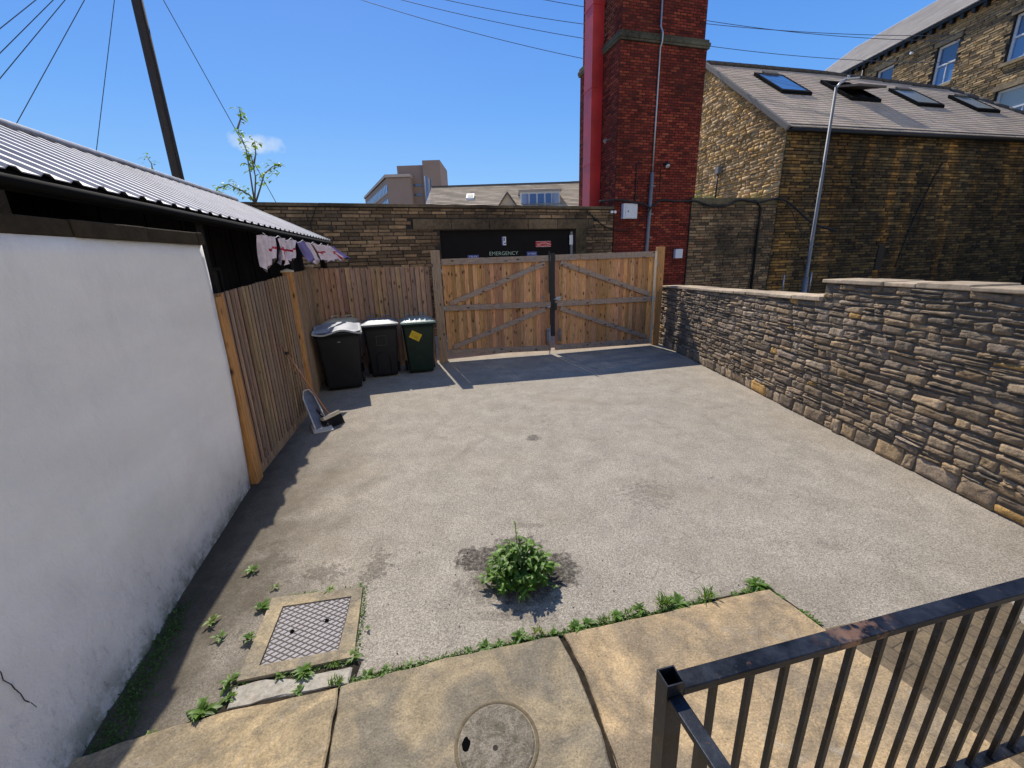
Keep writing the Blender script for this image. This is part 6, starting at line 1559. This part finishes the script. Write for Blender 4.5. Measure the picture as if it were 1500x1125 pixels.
W_LIST = [((-1.957, 2.593), .085, 'small rosette weed alone in the dirt left of the hatch, farthest back', 'rosette', 14),
 ((-1.70, 2.42), .05, 'tiny pale weed above the left corner of the hatch', 'rosette', 9),
 ((-1.681, 2.236), .085, 'rosette weed at the upper left corner of the hatch frame', 'rosette', 18),
 ((-1.944, 2.128), .075, 'pale rosette weed in the dirt nearest the wall shadow', 'rosette', 13),
 ((-1.818, 2.014), .06, 'small rosette weed just below the pale one by the shadow', 'rosette', 12),
 ((-1.63, 2.001), .08, 'rosette weed against the left side of the hatch frame', 'rosette', 13),
 ((-1.575, 1.735), .075, 'rosette weed at the lower left corner of the hatch frame', 'rosette', 18),
 ((-1.62, 1.57), .10, 'broad-leaved weed at the corner of ochre slab and dirt', 'rosette', 30),
 ((-1.52, 1.64), .06, 'small weed at the left end of the concrete strip', 'rosette', 14),
 ((-1.78, 1.47), .05, 'small low weed on the edge of the ochre slab near the shadow', 'rosette', 12),
 ((-1.31, 1.75), .05, 'low weed under the left half of the hatch frame', 'rosette', 14),
 ((-1.19, 1.77), .085, 'thick tuft in the middle of the hatch lower edge', 'rosette', 38),
 ((-1.17, 1.66), .05, 'small weed growing down over the concrete strip', 'rosette', 14),
 ((-1.05, 1.81), .045, 'tiny tuft right of the thick tuft below the hatch', 'grass', 20),
 ((-0.95, 1.86), .065, 'weed at the lower right corner of the hatch frame', 'rosette', 20),
 ((-0.99, 1.70), .06, 'dark tuft at the right end of the concrete strip', 'grass', 40),
 ((-0.93, 2.05), .035, 'tiny weed on the right side of the hatch frame', 'rosette', 9),
 ((-1.30, 2.37), .06, 'straggly weed above the hatch frame', 'rosette', 14),
 ((-1.09, 2.40), .045, 'small weed at the upper right corner of the hatch', 'rosette', 12),
 ((-0.83, 1.73), .07, 'leafy weed at the left end of the slab joint', 'rosette', 22),
 ((-0.74, 1.755), .06, 'leafy weed second along the slab joint', 'rosette', 20),
 ((-0.62, 1.79), .045, 'low weed in the joint before the manhole slab', 'rosette', 12),
 ((-0.30, 1.865), .04, 'low sprig in the joint above the manhole', 'rosette', 12),
 ((-0.20, 1.885), .075, 'leafy weed in the joint up-left of the dark gap', 'rosette', 26),
 ((-0.12, 1.91), .05, 'small weed beside the leafy one up-left of the dark gap', 'rosette', 14),
 ((0.0, 1.955), .075, 'spreading weed in the joint below the big bushy weed', 'rosette', 24),
 ((0.11, 1.975), .07, 'dry grassy tuft in the joint left of the dark gap', 'grass', 26),
 ((0.20, 1.97), .055, 'small weed at the head of the dark gap between slabs', 'rosette', 16),
 ((0.34, 2.00), .075, 'dense weed just right of the dark gap', 'rosette', 30),
 ((0.42, 2.03), .065, 'dense weed second right of the dark gap', 'rosette', 26),
 ((0.52, 2.05), .06, 'grassy tuft halfway along the golden slab joint', 'grass', 34),
 ((0.61, 2.075), .07, 'leafy tuft halfway along the golden slab joint', 'rosette', 24),
 ((0.68, 2.09), .06, 'grass tuft right of the leafy one along the golden slab', 'grass', 30),
 ((0.76, 2.125), .08, 'upright weed with dark roots on the golden slab edge', 'rosette', 18),
 ((0.92, 2.155), .12, 'tall grassy clump, largest along the golden slab', 'grass', 60),
 ((1.02, 2.16), .10, 'broad-leaved clump touching the tall grass on the golden slab', 'rosette', 34),
 ((1.22, 2.20), .13, 'spiky grass tuft alone near the far corner of the golden slab', 'grass', 36),
 ((1.60, 2.30), .10, 'rosette weed at the far corner of the golden slab', 'rosette', 24),
 ((1.67, 2.19), .05, 'small weed on the right edge of the golden slab, upper one', 'rosette', 12),
 ((1.74, 2.05), .045, 'small weed on the right edge of the golden slab, lower one', 'rosette', 14)]
for k, ((x, y), sz, lb, kd, n) in enumerate(W_LIST):
    weed((x, y, 0.012), sz * 0.98, int(n * 1.25), lb, 100 + k, kd, 'leafpale' if k in (1, 3, 9, 26, 17) else 'leaf')
# moss and crumbs along the joints: uncountable
def stuff_strip(name, label, pts, wid, n, hmax, mat, seed, kind='leaf'):
    r = random.Random(seed); mb = MB(); mb.smooth = True
    segs = [(Vector((*a, 0)), Vector((*b, 0))) for a, b in zip(pts[:-1], pts[1:])]; tot = sum((b - a).length for a, b in segs)
    for k in range(n):
        q = r.uniform(0, tot)
        for a, b in segs:
            if q <= (b - a).length: break
            q -= (b - a).length
        p = a.lerp(b, q / (b - a).length) + Vector((r.gauss(0, wid), r.gauss(0, wid), .008)); ang = r.uniform(0, 6.28); el = r.uniform(.1, 1.2); L = r.uniform(.3, 1) * hmax; v = r.uniform(.5, 1.2)
        if mnoise.noise(p * 5) < -0.25: continue
        leaf(mb, p, (math.cos(ang) * math.cos(el), math.sin(ang) * math.cos(el), math.sin(el)), L, L * .3, .3, (v, v, v * .85))
    return tag(mb.build(name, M[mat]), label, 'moss', kind='stuff')
stuff_strip('moss', 'fine moss and seedlings along the joint between asphalt and slabs', [(-.93, 1.70), (-.47, 1.825), (.22, 1.965), (.93, 2.115), (1.64, 2.275), (1.78, 1.97)], .014, 1700, .034, 'leaf', 7)
stuff_strip('moss', 'moss and seedlings around the hatch frame', [(-1.54, 1.71), (-.94, 1.835), (-1.06, 2.395), (-1.66, 2.32)], .012, 700, .026, 'leaf', 8)
stuff_strip('ground_weeds', 'dark mossy weeds at the shaded foot of the white wall', [(-1.84, 1.15), (-1.95, 1.4), (-2.12, 1.9), (-2.25, 2.3)], .050, 2000, .030, 'leafmid', 9)
# debris in the dark gap and gravel crumbs
mb = MB(); r = random.Random(1)
for k in range(420):
    q = r.random()
    if q < .45: x = r.uniform(-1.0, 1.7); y = 1.72 + (x + .93) * .222 + r.gauss(0, .03)
    elif q < .7: x = r.gauss(.38, .05) ; y = r.uniform(1.0, 1.9); x = .36 + (1.9 - y) * .08 + r.gauss(0, .012)
    else: x = r.gauss(0, .5); y = r.gauss(2.4, .3)
    s = r.uniform(.003, .009); z = .002; v = r.uniform(.15, .45); mb.cur = (v, v * .9, v * .75)
    vs = [(x + r.uniform(-s, s), y + r.uniform(-s, s), z) for _ in range(3)]; a = mb.vert((x, y, z + s)); i = [mb.vert(p) for p in vs]
    for j in range(3): mb.face((i[j], i[(j + 1) % 3], a))
tag(mb.build('grit', M['concrete']), 'loose grit and crumbs along the slab joints', 'grit', kind='stuff')

# sapling on the back wall
K = 1.25
def sapling(loc, specs, label, seed, lsize, name='sapling', mats=('leafpale', 'leaf')):
    r = random.Random(seed); th = thing(name, loc, label, 'sapling'); L0 = Vector(loc); st = MB(); lf = MB(); lf.smooth = True
    for pts, dens, rad_, t0 in specs:
        P_ = [L0 + Vector(p) for p in pts]; st.tube(P_, [lerp(.018, .005, k / (len(P_) - 1)) for k in range(len(P_))], 6)
        tot = len(P_) - 1
        for q in range(dens):
            t = lerp(t0, 1.0, r.random()) * tot; i = min(int(t), tot - 1); p = P_[i].lerp(P_[i + 1], t - i)
            cl = mnoise.noise(p * 4.0)
            p = p + Vector((r.gauss(0, rad_), r.gauss(0, rad_), r.gauss(0, rad_))); la = r.uniform(0, 6.28); v = r.uniform(.6, 1.3); leaf(lf, p, (math.cos(la), math.sin(la), r.uniform(-.5, .6)), lsize * r.uniform(.5, 1.1), lsize * .42, .4, (v, v, v * .8))
    st.build('stems', M['bark'], th); lf.build('leaves', M[mats[0]], th); return th
SX, SY, SZ = -4.93, 9.30, 3.36
k9 = 9.3 / 615.0
def so_(u, v):  # offsets measured in the wall's plane, metres
    q = Vector(F(u, v, 9.3)) - Vector((SX, SY, SZ)); return (q.x, r.uniform(-.1, .1), q.z)
r = random.Random(2)
q0 = F(373, 297, 9.3); SX, SZ = q0[0], q0[2]
sapling((SX, SY, SZ), [([(0, 0, 0), so_(362, 250), so_(356, 215), so_(352, 190)], 42, .045, .35), ([so_(352, 190), so_(350, 170), so_(348, 157)], 26, .05, .3), ([(0, 0, 0), so_(373, 260), so_(371, 235), so_(366, 225)], 36, .06, .5), ([so_(371, 240), so_(374, 225), so_(376, 207)], 14, .03, .75),
    ([(.02, 0, 0), so_(382, 275), so_(388, 255), so_(398, 243), so_(405, 240)], 60, .065, .3), ([(-.01, 0, 0), so_(362, 285), so_(350, 277), so_(335, 270), so_(322, 276), so_(317, 287)], 75, .05, .2)],
    'slender self-seeded sapling growing from the top of the stone back wall', 5, .115)
K = 1.0
q0 = F(226, 262, 9.5)
def so2(u, v): q = Vector(F(u, v, 9.5)) - Vector((q0[0], 9.5, q0[2])); return (q.x, 0, q.z)
sapling((q0[0], 9.5, q0[2] - .4), [([(0, 0, 0), (0.0, 0, .45), (so2(222, 240)[0], 0, .4 + so2(222, 240)[2]), (so2(214, 228)[0], 0, .4 + so2(214, 228)[2])], 26, .05, .5)], 'wispy seedling poking up behind the shed roof', 6, .09)
K = 1.25
def shrub(loc, rx, rz, n, label, seed, mat='leaf', ls=.12):
    r = random.Random(seed); th = thing('wall_shrub', loc, label, 'shrub'); L0 = Vector(loc); st = MB(); lf = MB(); lf.smooth = True
    tips = [L0 + Vector((r.gauss(0, rx * .5), r.gauss(0, rx * .4), abs(r.gauss(rz * .55, rz * .3)))) for _ in range(9)]
    for t in tips: st.tube([L0, L0.lerp(t, .5) + Vector((0, 0, .04)), t], [.012, .008, .004], 5)
    for k in range(n):
        t = r.choice(tips); p = L0.lerp(t, r.uniform(.4, 1.05)) + Vector((r.gauss(0, .07), r.gauss(0, .07), r.gauss(0, .06))); la = r.uniform(0, 6.28); v = r.uniform(.5, 1.3); leaf(lf, p, (math.cos(la), math.sin(la), r.uniform(-.4, .6)), ls * r.uniform(.6, 1.1), ls * .4, .3, (v, v, v * .8))
    st.build('stems', M['bark'], th); lf.build('leaves', M[mat], th)
shrub((5.75, 13.6, 3.35), .45, .75, 330, 'green shrub on the wall ledge tight beside the chimney', 3, 'leaf')
shrub((7.55, 13.75, 3.45), .22, .5, 110, 'small pale shrub on the ledge at the corner of the workshop', 4, 'leafpale', .09)
